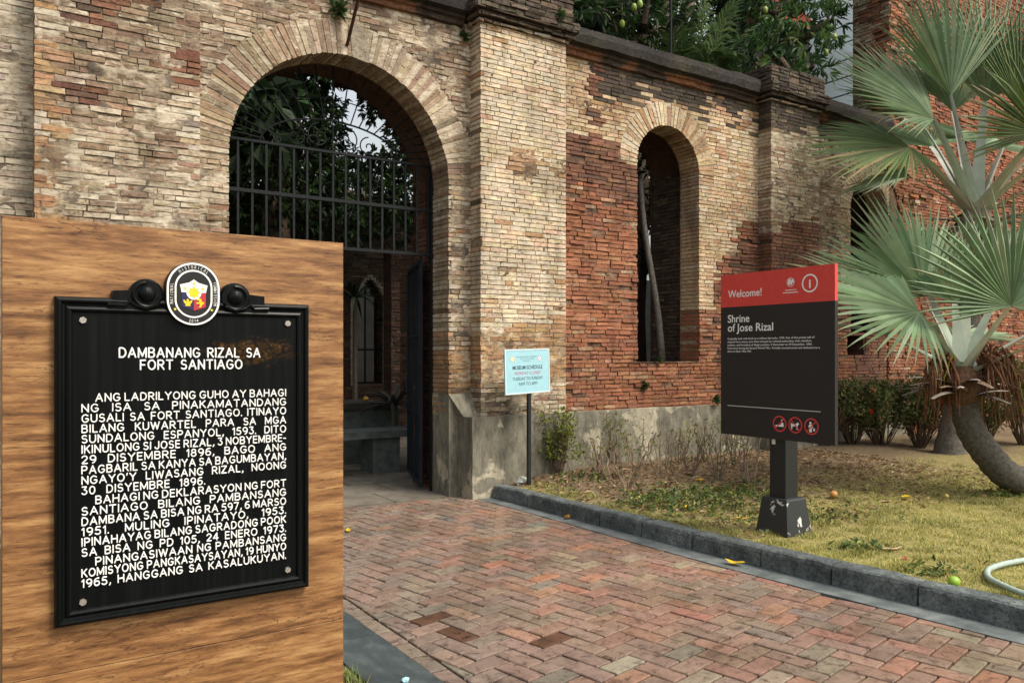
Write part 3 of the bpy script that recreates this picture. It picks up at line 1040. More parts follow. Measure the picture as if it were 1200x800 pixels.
# threshold and court floor (big worn slabs)
mb = MB()
x = -3
for i in range(24):
    for j in range(14):
        X0, Y0 = -2 + i * .62 + (j % 2) * .3, 7.605 + j * .62
        dz = U(-.003, .003)
        mb.box((X0 + .006, Y0 + .006, -.03), (X0 + .612, Y0 + .612, .006 + dz), jit=.002)
tag(mb.build('courtyard_floor', M['floor']), kind='structure')

# left verge
mb = MB()
vs, fs = [], []
for j in range(60):
    for i in range(40):
        x, y = -5.5 + i * .18, -3 + j * .178
        x = min(x, 1.487)
        vs.append((x, y, -.005 + .02 * noise.noise(Vector((x * 2, y * 2, 0)))))
for j in range(59):
    for i in range(39):
        fs.append((j * 40 + i, j * 40 + i + 1, (j + 1) * 40 + i + 1, (j + 1) * 40 + i))
mb.add(vs, fs)
tag(mb.build('verge', M['soil'], smooth=True), kind='structure')

# ------------------------------------------------------------ gate ironwork
gate = thing('gate_grille', 'black iron grille with fanlight scrolls filling the head of the gateway', 'gate grille', (3.05, 8.0, 2.67))
GY = 8.0
mb = MB()
xl, xr = 1.86, 4.235
for z, h in ((2.67, .032), (3.17, .036), (3.67, .026)):
    mb.box((xl, GY - .018, z - h / 2), (xr, GY + .018, z + h / 2))
nb = 17
for i in range(nb):
    x = xl + .07 + (xr - xl - .14) * i / (nb - 1)
    mb.box((x - .011, GY - .0105, 2.62 if i in (0, nb - 1) else 2.66), (x + .011, GY + .0105, 3.67))
mb.build('bar_panel', M['iron'], gate, loc=(3.05, 8.0, 2.67))
mb = MB()
cx = GATE[0]; zs = 3.67
# outer hoop follows the arch, inner low arch, spokes between
Rg = GATE[1] + .04
zc = GATE[2]
hoop = [(cx - Rg * math.cos(a), GY, zc + Rg * math.sin(a)) for a in [math.asin(.27 / Rg) + (math.pi - 2 * math.asin(.27 / Rg)) * i / 40 for i in range(41)]]
mb.tube(hoop, .013, 6)
ia = .76
inner = [(cx - ia * math.cos(math.pi * i / 30), GY, zs + .33 * math.sin(math.pi * i / 30)) for i in range(31)]
mb.tube(inner, .010, 6)
mid = [(cx - (ia + .25) * math.cos(math.pi * i / 30), GY, zs + .56 * math.sin(math.pi * i / 30)) for i in range(3, 28)]
mb.tube(mid, .006, 5)
for i in range(1, 24):
    a = math.pi * i / 24
    p0 = Vector((cx - ia * math.cos(a), GY, zs + .33 * math.sin(a)))
    dv = Vector((-math.cos(a), 0, math.sin(a) * .8)).normalized()
    # to the hoop
    t = 0
    p = p0.copy()
    while ((p.x - cx) ** 2 + (p.z - zc) ** 2) < Rg ** 2 and t < 2: p = p + dv * .02; t += .02
    if p.z > zs: mb.tube([p0, p], .0075, 5)
def scroll(c0, r0, a0, turns, sgn):
    pts = []
    for i in range(26):
        t = i / 25
        r_ = r0 * (1 - .85 * t); a = a0 + sgn * turns * 2 * math.pi * t
        pts.append((c0[0] + r_ * math.cos(a), GY, c0[1] + r_ * math.sin(a)))
    mb.tube(pts, .0075, 5)
for s_ in (-1, 1):
    scroll((cx + s_ * .15, zs + .15), .14, R(90), 1.3, -s_)
    scroll((cx + s_ * .40, zs + .11), .11, R(90), 1.3, s_)
    scroll((cx + s_ * .20, zs + .09), .08, R(200), 1.1, s_)
    scroll((cx + s_ * .58, zs + .06), .055, R(90), 1.2, -s_)
mb.tube([(cx, GY, zs), (cx, GY, zs + .33)], .008, 5)
mb.build('fanlight', M['iron'], gate, loc=(3.05, 8.0, 2.67))
for x in (xl + .02, xr - .02):
    mb = MB()
    mb.box((x - .02, GY - .022, 0), (x + .02, GY + .022, 3.69))
    mb.build('frame_post', M['iron'], gate, loc=(3.05, 8.0, 2.67))
mb = MB()
mb.tube([(xr - .14, GY + .03, 0.05), (xr - .14, GY + .03, 2.66)], .012, 6)
mb.build('drop_bolt', M['iron'], gate, loc=(3.05, 8.0, 2.67))

# open steel leaf
hx, hy = 4.12, 8.08
ex, ey = 4.50, 9.16
dv = Vector((ex - hx, ey - hy, 0)); LW = dv.length; dv.normalize()
nv = Vector((-dv.y, dv.x, 0))
leaf = thing('gate_leaf', 'dark blue steel gate leaf swung open into the courtyard', 'gate', (hx, hy, 0.07))
lf = lambda u, v, n_: Vector((hx, hy, 0)) + dv * u + nv * n_ + UP * v
mb = MB()
mb.prism([(.03, .12), (LW - .03, .12), (LW - .03, 2.55), (.03, 2.55)], lf, -.004, .004)
mb.build('sheet_panel', M['gate_paint'], leaf, loc=(hx, hy, .07))
mb = MB()
def bar(u0, v0, u1, v1, n0=-.02, n1=.024):
    mb.prism([(u0, v0), (u1, v0), (u1, v1), (u0, v1)], lf, n0, n1)
bar(0, .07, .045, 2.62); bar(LW - .045, .07, LW, 2.62)
bar(.045, .07, LW - .045, .12); bar(.045, 2.57, LW - .045, 2.62); bar(.045, .85, LW - .045, .89); bar(.045, 1.75, LW - .045, 1.79)
for i in range(1, 6): bar(LW * i / 6 - .008, .12, LW * i / 6 + .008, .85, -.012, .016)
mb.build('frame', M['gate_paint'], leaf, loc=(hx, hy, .07))
for z in (.35, 1.3, 2.3):
    mb = MB()
    mb.tube([lf(-.012, z, 0), lf(-.012, z + .12, 0)], .016, 8)
    mb.build('hinge', M['iron'], leaf, loc=(hx, hy, .07))
mb = MB()
mb.tube([lf(LW - .09, 1.05, .03), lf(LW - .09, 1.05, .07), lf(LW - .09, 1.22, .07), lf(LW - .09, 1.22, .03)], .009, 6)
mb.build('handle', M['iron'], leaf, loc=(hx, hy, .07))

# ------------------------------------------------------------ text marker on its wood clad block
PX0, PX1, PYF, PTOP = .037, .988, 2.50, 1.918
block = thing('marker_stand', 'tall wood grained block carrying the black text plaque', 'marker stand', (.51, 2.65, 0))
mb = MB()
mb.box((PX0 + .006, PYF + .010, -.04), (PX1 - .006, PYF + .29, PTOP - .004))
mb.build('core', M['grout'], block, loc=(.51, 2.65, 0))
def bev_box(mb, a, b_, g=.003, col=(.5, .5, .5)):
    x0, y0, z0 = a; x1, y1, z1 = b_
    # bevelled only around the front (-y) face
    vs = [(x0 + g, y0, z0 + g), (x1 - g, y0, z0 + g), (x1 - g, y0, z1 - g), (x0 + g, y0, z1 - g), (x0, y0 + g, z0), (x1, y0 + g, z0), (x1, y0 + g, z1), (x0, y0 + g, z1), (x0, y1, z0), (x1, y1, z0), (x1, y1, z1), (x0, y1, z1)]
    mb.add(vs, [(0, 1, 2, 3), (4, 5, 1, 0), (5, 6, 2, 1), (6, 7, 3, 2), (7, 4, 0, 3), (4, 8, 9, 5), (5, 9, 10, 6), (6, 10, 11, 7), (7, 11, 8, 4), (8, 11, 10, 9)], col)
mb = MB()
for z0, z1 in ((-.03, .6735), (.6755, 1.2975), (1.2982, PTOP)):
    bev_box(mb, (PX0, PYF, z0), (PX1, PYF + .009, z1), .0008)
    mb.box((PX0, PYF + .0092, z0), (PX0 + .0055, PYF + .30, z1))
    mb.box((PX1 - .0055, PYF + .0092, z0), (PX1, PYF + .30, z1))
mb.build('cladding', M['wood'], block, loc=(.51, 2.65, 0))
mb = MB()
mb.box((PX0 + .006, PYF + .0092, PTOP - .004), (PX1 - .006, PYF + .30, PTOP))
mb.build('top_cap', M['wood'], block, loc=(.51, 2.65, 0))

# the plaque; frame u = X, v = Z, n = towards the viewer
QX0, QX1, QZ0, QZ1 = .156, .863, .807, 1.708
plq = thing('historical_marker', 'black cast metal plaque with raised white text and oval seal', 'plaque', (.51, PYF, QZ0))
PL = (.51, PYF, QZ0)
pf = lambda u, v, n_: (u, PYF - n_, v)
def frame_loop(mb, x0, x1, z0, z1, prof_, gap=None):
    """sweep a profile (inset, height) around a rectangle with mitred corners"""
    k = len(prof_)
    vs, fs = [], []
    for (sx, sz) in ((0, 0), (1, 0), (1, 1), (0, 1)):
        for (i, h) in prof_:
            vs.append(pf((x0 + i) if not sx else (x1 - i), (z0 + i) if not sz else (z1 - i), h))
    for c_ in range(4):
        d = (c_ + 1) % 4
        for j in range(k - 1):
            fs.append((c_ * k + j, d * k + j, d * k + j + 1, c_ * k + j + 1))
    mb.add(vs, fs)
mb = MB()
mb.prism([(QX0 + .02, QZ0 + .02), (QX1 - .02, QZ0 + .02), (QX1 - .02, QZ1 - .02), (QX0 + .02, QZ1 - .02)], pf, .001, .024)
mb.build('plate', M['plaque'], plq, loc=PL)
mb = MB()
frame_loop(mb, QX0, QX1, QZ0, QZ1, [(0, .001), (0, .022), (.004, .030), (.010, .034), (.015, .033), (.019, .027), (.024, .026), (.028, .030), (.034, .0335), (.040, .031), (.044, .022)])
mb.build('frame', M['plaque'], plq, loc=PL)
# scrolls either side of the seal
for s_, cxs in ((-1, .3845), (1, .6315)):
    mb = MB()
    cz = 1.716
    def disc(cx_, cz_, r_, n0, n1, bev=.006, k=28):
        ring_ = [(cx_ + r_ * math.cos(2 * math.pi * i / k), cz_ + r_ * math.sin(2 * math.pi * i / k)) for i in range(k)]
        rin = [(cx_ + (r_ - bev) * math.cos(2 * math.pi * i / k), cz_ + (r_ - bev) * math.sin(2 * math.pi * i / k)) for i in range(k)]
        vs = [pf(u, v, n0) for u, v in ring_] + [pf(u, v, n1 - bev) for u, v in ring_] + [pf(u, v, n1) for u, v in rin]
        fs = [tuple(range(2 * k, 3 * k))]
        for i in range(k):
            j = (i + 1) % k
            fs += [(i, j, j + k, i + k), (i + k, j + k, j + 2 * k, i + 2 * k)]
        mb.add(vs, fs)
    disc(cxs, cz + .004, .046, .001, .034)
    tor = [pf(cxs + .034 * math.cos(a), cz + .004 + .034 * math.sin(a), .034) for a in [R(95) + s_ * -R(250) * i / 24 for i in range(25)]]
    mb.tube(tor, .006, 8)
    mb.ellipsoid(pf(cxs, cz + .006, .036), (.0235, .018, .0235), nu=18, nv=12)
    # stepped tail
    o = -s_ * -1
    t0, t1 = cxs + o * .025, cxs + o * .088
    mb.prism(sorted_poly if False else ([(t0, cz - .043), (t1, cz - .040), (t1, cz + .012), (t0, cz + .018)] if o > 0 else [(t1, cz - .040), (t0, cz - .043), (t0, cz + .018), (t1, cz + .012)]), pf, .001, .0315)
    tl = [pf(cxs + o * -.03, cz - .022, .034), pf(cxs + o * .0, cz - .034, .034), pf(cxs + o * .03, cz - .026, .034), pf(cxs + o * .045, cz - .016, .034), pf(cxs + o * .056, cz - .028, .034), pf(cxs + o * .10, cz - .026, .034)]
    mb.tube(tl, .0055, 7)
    mb.prism([(min(t0, t1) - (.0 if o > 0 else .014), cz - .044), (max(t0, t1) + (.014 if o > 0 else 0), cz - .044), (max(t0, t1) + (.014 if o > 0 else 0), cz - .012), (min(t0, t1) - (0 if o > 0 else .014), cz - .012)], pf, .001, .029)
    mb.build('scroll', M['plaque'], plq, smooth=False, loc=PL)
WH = (.80, .80, .76)
# raised letters drawn as round ended strokes, like the cast ones
def arc(cx_, cy_, rx, ry, a0, a1, k=10):
    return [(cx_ + rx * math.cos(R(a0 + (a1 - a0) * i / k)), cy_ + ry * math.sin(R(a0 + (a1 - a0) * i / k))) for i in range(k + 1)]
BOWL = lambda x0, x1, yb, yt: [(x0, yt), (x1 - (yt - yb) / 2, yt)] + arc(x1 - (yt - yb) / 2, (yb + yt) / 2, (yt - yb) / 2, (yt - yb) / 2, 90, -90) + [(x0, yb)]
SG = {
 'A': (.80, [[(0, 0), (.40, 1), (.80, 0)], [(.14, .33), (.66, .33)]]),
 'B': (.64, [[(0, 0), (0, 1)], BOWL(0, .60, .53, 1), BOWL(0, .64, 0, .53)]),
 'C': (.72, [arc(.40, .5, .40, .5, 45, 315, 18)]),
 'D': (.70, [[(0, 0), (0, 1), (.28, 1)] + arc(.28, .5, .42, .5, 90, -90, 14) + [(0, 0)]]),
 'E': (.54, [[(.54, 1), (0, 1), (0, 0), (.54, 0)], [(0, .52), (.48, .52)]]),
 'F': (.54, [[(.54, 1), (0, 1), (0, 0)], [(0, .50), (.46, .50)]]),
 'G': (.76, [arc(.40, .5, .40, .5, 45, 335, 20) + [(.76, .46), (.46, .46)]]),
 'H': (.70, [[(0, 0), (0, 1)], [(.70, 0), (.70, 1)], [(0, .52), (.70, .52)]]),
 'I': (.0, [[(0, 0), (0, 1)]]),
 'J': (.50, [[(.50, 1), (.50, .27)] + arc(.25, .27, .25, .27, 0, -170)]),
 'K': (.66, [[(0, 0), (0, 1)], [(.62, 1), (.02, .42)], [(.22, .60), (.66, 0)]]),
 'L': (.52, [[(0, 1), (0, 0), (.52, 0)]]),
 'M': (.86, [[(0, 0), (0, 1), (.43, .12), (.86, 1), (.86, 0)]]),
 'N': (.70, [[(0, 0), (0, 1), (.70, 0), (.70, 1)]]),
 'O': (.80, [arc(.40, .5, .40, .5, 0, 360, 24)]),
 'P': (.62, [[(0, 0), (0, 1)], BOWL(0, .62, .46, 1)]),
 'R': (.66, [[(0, 0), (0, 1)], BOWL(0, .62, .48, 1), [(.30, .48), (.66, 0)]]),
 'S': (.60, [arc(.30, .745, .27, .255, 35, 250, 12) + arc(.30, .265, .30, .265, 80, -145, 14)]),
 'T': (.68, [[(0, 1), (.68, 1)], [(.34, 1), (.34, 0)]]),
 'U': (.68, [[(0, 1), (0, .34)] + arc(.34, .34, .34, .34, 180, 360, 12) + [(.68, 1)]]),
 'V': (.76, [[(0, 1), (.38, 0), (.76, 1)]]),
 'W': (1.06, [[(0, 1), (.27, 0), (.53, .95), (.79, 0), (1.06, 1)]]),
 'Y': (.74, [[(0, 1), (.37, .48), (.74, 1)], [(.37, .48), (.37, 0)]]),
 'Z': (.64, [[(0, 1), (.64, 1), (0, 0), (.64, 0)]]),
 '0': (.62, [arc(.31, .5, .31, .5, 0, 360, 20)]),
 '1': (.22, [[(0, .80), (.20, 1), (.20, 0)]]),
 '2': (.58, [arc(.29, .72, .28, .28, 165, -35, 12) + [(0, 0), (.58, 0)]]),
 '3': (.58, [[(.04, 1), (.54, 1), (.26, .60)] + arc(.28, .30, .30, .30, 85, -150, 14)]),
 '4': (.64, [[(.48, 0), (.48, 1), (0, .28), (.64, .28)]]),
 '5': (.58, [[(.52, 1), (.10, 1), (.05, .56)] + arc(.27, .31, .31, .31, 125, -145, 14)]),
 '6': (.60, [arc(.42, .50, .42, .50, 75, 180, 8) + arc(.30, .30, .30, .30, 170, -190, 18)]),
 '7': (.58, [[(0, 1), (.58, 1), (.18, 0)]]),
 '8': (.60, [arc(.30, .76, .25, .24, -90, 270, 16), arc(.30, .27, .30, .27, 90, 450, 16)]),
 '9': (.60, [arc(.18, .50, .42, .50, -75, 0, 8)[::1] + arc(.30, .70, .30, .30, 0, 360, 18)]),
 '.': (.0, [[(0, 0), (0, .05)]]),
 ',': (.10, [[(.10, .08), (.08, -.04), (0, -.17)]]),
 "'": (.08, [[(.08, 1.02), (.02, .78)]]),
 '-': (.30, [[(0, .42), (.30, .42)]]),
}
LSP = .33
def word_w(w_): return sum(SG[c][0] for c in w_) + LSP * (len(w_) - 1)
def stroke_word(mb, w_, fr, u, v, h, xs, sw, n0, n1):
    for ch in w_:
        wd, strokes = SG[ch]
        for st in strokes:
            p2 = [(u + a * h * xs + U(-.0002, .0002), v + b_ * h) for a, b_ in st]
            # drop repeated points, then sweep a rounded ridge along the stroke
            pts = [p2[0]]
            for q in p2[1:]:
                if abs(q[0] - pts[-1][0]) + abs(q[1] - pts[-1][1]) > 1e-5: pts.append(q)
            k = len(pts)
            def cap_ring(p, sc):
                return [fr(p[0] + sc * sw * math.cos(R(30) * i), p[1] + sc * sw * math.sin(R(30) * i), z_) for z_ in (n0,) for i in range(12)]
            for i in range(k - 1):
                (x0, y0), (x1, y1) = pts[i], pts[i + 1]
                l_ = math.hypot(x1 - x0, y1 - y0); tx, ty = -(y1 - y0) / l_, (x1 - x0) / l_
                vs = []
                for (x, y) in ((x0, y0), (x1, y1)):
                    for (o, n_) in ((1, n0), (.92, n1 - .0012), (.55, n1), (-.55, n1), (-.92, n1 - .0012), (-1, n0)):
                        vs.append(fr(x + tx * sw * o, y + ty * sw * o, n_ + i * 2e-6))
                mb.add(vs, [(j, j + 1, j + 7, j + 6) for j in range(5)], WH)
            for i, p in enumerate(pts):     # round joints and ends
                if 0 < i < k - 1 and k > 6: 
                    continue
                ring0 = [fr(p[0] + sw * math.cos(R(36) * q), p[1] + sw * math.sin(R(36) * q), n0) for q in range(10)]
                ring1 = [fr(p[0] + sw * .92 * math.cos(R(36) * q), p[1] + sw * .92 * math.sin(R(36) * q), n1 - .0012) for q in range(10)]
                ring2 = [fr(p[0] + sw * .55 * math.cos(R(36) * q), p[1] + sw * .55 * math.sin(R(36) * q), n1 - 4e-6 * (i + 1)) for q in range(10)]
                fs = [tuple(range(20, 30))]
                for q in range(10):
                    r_ = (q + 1) % 10
                    fs += [(q, r_, r_ + 10, q + 10), (q + 10, r_ + 10, r_ + 20, q + 20)]
                mb.add(ring0 + ring1 + ring2, fs, WH)
        u += (wd + LSP) * h * xs
# oval seal
SCX, SCZ, SR, SH = .510, 1.727, .0735, .018
def stad(r_, h=SH, k=24):
    top = [(SCX + r_ * math.cos(a), SCZ + h + r_ * math.sin(a)) for a in [math.pi * i / k for i in range(k + 1)]]
    bot = [(SCX + r_ * math.cos(a), SCZ - h + r_ * math.sin(a)) for a in [math.pi + math.pi * i / k for i in range(k + 1)]]
    return top + bot
mb = MB()
WH, BK = (.80, .80, .76), (.012, .012, .012)
GOLD, RED_, BLU = (.75, .52, .02), (.42, .03, .05), (.02, .02, .07)
mb.prism(stad(.0755), pf, .001, .0375, BK)
mb.prism(stad(SR), pf, .0376, .0400, WH)
mb.prism(stad(SR - .0055), pf, .0401, .0404, BK)
mb.prism(stad(.0525), pf, .0405, .0418, WH)
mb.prism(stad(.0475), pf, .0419, .0422, BK)
def shape(pts, n0, col, sc=1.0, c0=(SCX, SCZ)):
    mb.prism([(c0[0] + u * sc, c0[1] + v * sc) for u, v in pts], pf, n0, n0 + .0008, col)
shape([(-.0385, .026), (-.034, .004), (.034, .004), (.0385, .026), (.027, .029), (.013, .033), (0, .042), (-.013, .033), (-.027, .029)][::-1], .0424, WH)
shape([(-.0335, .0035), (-.0335, -.038), (-.018, -.043), (0, -.049), (0, .0035)], .0424, BLU)
shape([(0, .0035), (0, -.049), (.018, -.043), (.0335, -.038), (.0335, .0035)], .0424, RED_)
def star(cx_, cz_, r_, n0, col, k=5, inner=.42, rot=90):
    pts = []
    for i in range(2 * k):
        a = R(rot) + math.pi * i / k
        q = r_ if i % 2 == 0 else r_ * inner
        pts.append((cx_ + q * math.cos(a), cz_ + q * math.sin(a)))
    mb.add([pf(SCX + u, SCZ + v, n0) for u, v in pts] + [pf(SCX + cx_, SCZ + cz_, n0)], [(i, (i + 1) % (2 * k), 2 * k) for i in range(2 * k)], col)
circ = lambda r_, k=24: [(r_ * math.cos(2 * math.pi * i / k), .004 + r_ * math.sin(2 * math.pi * i / k)) for i in range(k)]
shape(circ(.021), .0434, WH)
star(0, .004, .0195, .0446, GOLD, 8, .62)
star(0, .030, .0065, .0436, GOLD); star(-.0245, .015, .0065, .0436, GOLD); star(.0245, .015, .0065, .0436, GOLD)
star(-.051, -.046, .005, .0408, (.65, .6, .04)); star(.051, -.046, .005, .0408, (.65, .6, .04))
# spread eagle and rampant beast, small gold silhouettes
ea = [(-.030, -.017), (-.0255, -.019), (-.0215, -.0235), (-.020, -.017), (-.0165, -.015), (-.0135, -.017), (-.0125, -.0235), (-.008, -.019), (-.0035, -.017), (-.006, -.026), (-.011, -.0315), (-.0085, -.036), (-.025, -.036), (-.0225, -.0315), (-.0275, -.026)]
def fan_poly(pts, n0, col):
    cx_ = sum(p[0] for p in pts) / len(pts); cz_ = sum(p[1] for p in pts) / len(pts)
    mb.add([pf(SCX + u, SCZ + v, n0) for u, v in pts] + [pf(SCX + cx_, SCZ + cz_, n0)], [(i, (i + 1) % len(pts), len(pts)) for i in range(len(pts))], col)
fan_poly(ea, .0440, GOLD)
li = [(.009, -.014), (.015, -.012), (.021, -.015), (.021, -.020), (.026, -.024), (.029, -.022), (.028, -.029), (.023, -.031), (.020, -.039), (.012, -.039), (.016, -.035), (.015, -.029), (.008, -.029), (.006, -.025), (.013, -.0235), (.013, -.019), (.008, -.019)]
fan_poly(li, .0440, GOLD)
# lettering round the rim
def seal_char(ch, u, v, h, rot):
    c_, s_ = math.cos(rot), math.sin(rot)
    f_ = lambda a, b_, n_: pf(u + a * c_ - b_ * s_, v + a * s_ + b_ * c_, n_)
    stroke_word(mb, ch, f_, -SG[ch][0] * h * .37, 0, h, .74, .00062, .0405, .0414)
def arc_text(s, a_mid, r_, h, da, top=True):
    k = len(s)
    for i, ch in enumerate(s):
        a = a_mid - (i - (k - 1) / 2) * da if top else a_mid + (i - (k - 1) / 2) * da
        zc_ = SCZ + (SH if math.sin(a) > .0 else -SH if math.sin(a) < -.5 else 0)
        u, v = SCX + r_ * math.cos(a), zc_ + r_ * math.sin(a)
        seal_char(ch, u, v, h, (a - math.pi / 2) if top else (a + math.pi / 2))
arc_text('HISTORICAL', R(90), .0563, .0082, R(8.8))
def side_text(s, u, v0, dv_, h, rot):
    for i, ch in enumerate(s):
        seal_char(ch, u, v0 + dv_ * i, h, rot)
side_text('NATIONAL', SCX - .0565, SCZ - .028, .0078, .0082, R(90))
side_text('COMMISSION', SCX + .0565, SCZ + .034, -.0072, .0082, R(-90))
arc_text('2014', R(-90), .0645, .0075, R(6.5), top=False)
mb.build('seal', M['col'], plq, loc=PL)
# lettering
MAR = """>ANG LADRILYONG GUHO AY BAHAGI
NG ISA SA PINAKAMATANDANG
GUSALI SA FORT SANTIAGO. ITINAYO
BILANG KUWARTEL PARA SA MGA
SUNDALONG ESPANYOL, 1593. DITO
IKINULONG SI JOSE RIZAL, 3 NOBYEMBRE-
29 DISYEMBRE 1896, BAGO ANG
PAGBARIL SA KANYA SA BAGUMBAYAN,
NGAYO'Y LIWASANG RIZAL, NOONG
<30 DISYEMBRE 1896.
>BAHAGI NG DEKLARASYON NG FORT
SANTIAGO BILANG PAMBANSANG
DAMBANA SA BISA NG RA 597, 6 MARSO
1951. MULING IPINATAYO, 1953.
IPINAHAYAG BILANG SAGRADONG POOK
SA BISA NG PD 105, 24 ENERO 1973.
>PINANGASIWAAN NG PAMBANSANG
KOMISYONG PANGKASAYSAYAN, 19 HUNYO
1965, HANGGANG SA KASALUKUYAN.""".split('\n')
mb = MB()
TX0, TX1, TZ, PITCH, TH_ = .2215, .7870, 1.4195, .02838, .0205
for i, line in enumerate(MAR):
    z = TZ - PITCH * i
    u0 = TX0
    last = line[0] == '<'
    if line[0] == '>': u0 += .034
    words = line.lstrip('<>').split(' ')
    xs = 1.0
    ws = [word_w(w_) * TH_ for w_ in words]
    avail = TX1 - u0
    if last: gap = .030
    else:
        mg = .0125
        if sum(ws) * xs + mg * (len(ws) - 1) > avail: xs = (avail - mg * (len(ws) - 1)) / sum(ws)
        elif sum(ws) * 1.08 + .03 * (len(ws) - 1) < avail: xs = 1.08
        gap = (avail - sum(ws) * xs) / max(1, len(ws) - 1)
    u = u0
    for w_, wd in zip(words, ws):
        stroke_word(mb, w_, pf, u, z, TH_, xs, .00182, .0235, .0275)
        u += wd * xs + gap
for txt, z, wid in (('DAMBANANG RIZAL SA', 1.5415, .392), ('FORT SANTIAGO', 1.5065, .283)):
    words = txt.split(' '); h_ = .0262
    tot = sum(word_w(w_) for w_ in words) * h_
    xs = (wid - .024 * (len(words) - 1)) / tot
    u = .5105 - wid / 2
    for w_ in words:
        stroke_word(mb, w_, pf, u, z, h_, xs, .00235, .0235, .0275)
        u += word_w(w_) * h_ * xs + .024
mb.build('lettering', M['white_paint'], plq, loc=PL)
for (px, py) in ((97, 375), (337, 379), (97, 705), (337, 667)):
    q = on_y(px, py, PYF - .026)
    mb = MB()
    hexa = [(q.x + .0095 * math.cos(R(60) * i + .3), q.z + .0095 * math.sin(R(60) * i + .3)) for i in range(6)]
    mb.prism(hexa, pf, .023, .031)
    mb.build('bolt', M['metal'], plq, loc=PL)

# ------------------------------------------------------------ red and black welcome sign
wx, wy0, wy1, wz0, wz1 = 5.20, 3.545, 4.630, .880, 2.216
sign = thing('welcome_sign', 'tall dark information board with red header standing on a short black post', 'sign', (5.29, 4.09, .115))
SL = (5.29, 4.09, .115)
wf = lambda u, v, n_: (wx - n_, wy1 - u, v)        # u runs along -y (left to right as read)
WW, WHT = wy1 - wy0, wz1 - wz0
band = wz1 - .272
mb = MB()
def rbox(u0, u1, v0, v1, n0, n1, col):
    mb.prism([(u0, v0), (u1, v0), (u1, v1), (u0, v1)], wf, n0, n1, col)
DKB, RDB = (.022, .019, .017), (.62, .062, .048)
rbox(0, WW, wz0, band, -.034, .0, DKB)
mb.build('board', M['col'], sign, loc=SL)
mb = MB()
rbox(0, WW, band + .0005, wz1, -.034, .0, RDB)
mb.build('header', M['col'], sign, loc=SL)
mb = MB()
def wt(s, px, py, h, width=None, align='L', off=.01, xs=1, col=WH):
    t = (px - 600) / FPX
    d = wx / (FW.x + RT.x * t)
    q = P(px, py, d)
    put_text(mb, s, wf, wy1 - q.y, q.z, h, width=width, align=align, off=off, xs=xs, n0=.0002, n1=.0010, col=col)
wt('Welcome!', 853.3, 349, .058, width=.345, off=.010)
wt('Shrine', 853, 378, .062, width=.225, off=.010)
wt('of Jose Rizal', 853, 388.5, .062, width=.46, off=.010)
PARA = ["Originally built with brick as a military barracks, 1593. Site of the prison cell of", "national hero-martyr Jose Rizal charged by colonial authorities with rebellion,", "sedition, and formation of illegal societies, 3 November to 29 December, 1896.", "Destroyed during the Second World War. Partially reconstructed and dedicated as a", "shrine to Rizal, 1952-1953"]
for i, s in enumerate(PARA):
    put_text(mb, s, wf, .073, 1.672 - i * .0262, .0150, width=(.84, .815, .82, .885, .245)[i], off=.006, n0=.0002, n1=.001, col=(.75, .75, .73))
rbox(.073, .965, 1.118, 1.124, .0002, .001, (.5, .5, .48))
mb.build('lettering', M['col'], sign, loc=SL)
# icons
def ring_w(u, v, r0, r1, col, n1=.0012, k=36):
    vs = []
    for r_ in (r0, r1):
        vs += [wf(u + r_ * math.cos(2 * math.pi * i / k), v + r_ * math.sin(2 * math.pi * i / k), n1) for i in range(k)]
    mb.add(vs, [(i, (i + 1) % k, (i + 1) % k + k, i + k) for i in range(k)], col)
def poly_w(u, v, pts, col, n1=.0014):
    cx_ = sum(p[0] for p in pts) / len(pts); cz_ = sum(p[1] for p in pts) / len(pts)
    mb.add([wf(u + a, v + b_, n1) for a, b_ in pts] + [wf(u + cx_, v + cz_, n1)], [(i, (i + 1) % len(pts), len(pts)) for i in range(len(pts))], col)
mb = MB()
iu, iv = .872, 2.088
ring_w(iu, iv, .058, .070, WH)
put_text(mb, 'i', wf, iu, iv - .034, .062, align='C', off=.03, n0=.0002, n1=.0012, col=WH)
ring_w(.700, 2.108, .031, .035, WH)
poly_w(.700, 2.108, [(-.028, -.01), (-.02, .02), (-.004, .03), (.002, .008), (.014, .026), (.028, .012), (.03, -.008), (.016, -.004), (.012, -.028), (-.004, -.012), (-.014, -.026)], WH)
rbox(.648, .754, 2.045, 2.050, .0002, .0012, WH); rbox(.630, .768, 2.025, 2.031, .0002, .0012, WH)
RI = (.62, .05, .04)
mb.build('header_emblem', M['col'], sign, loc=SL)
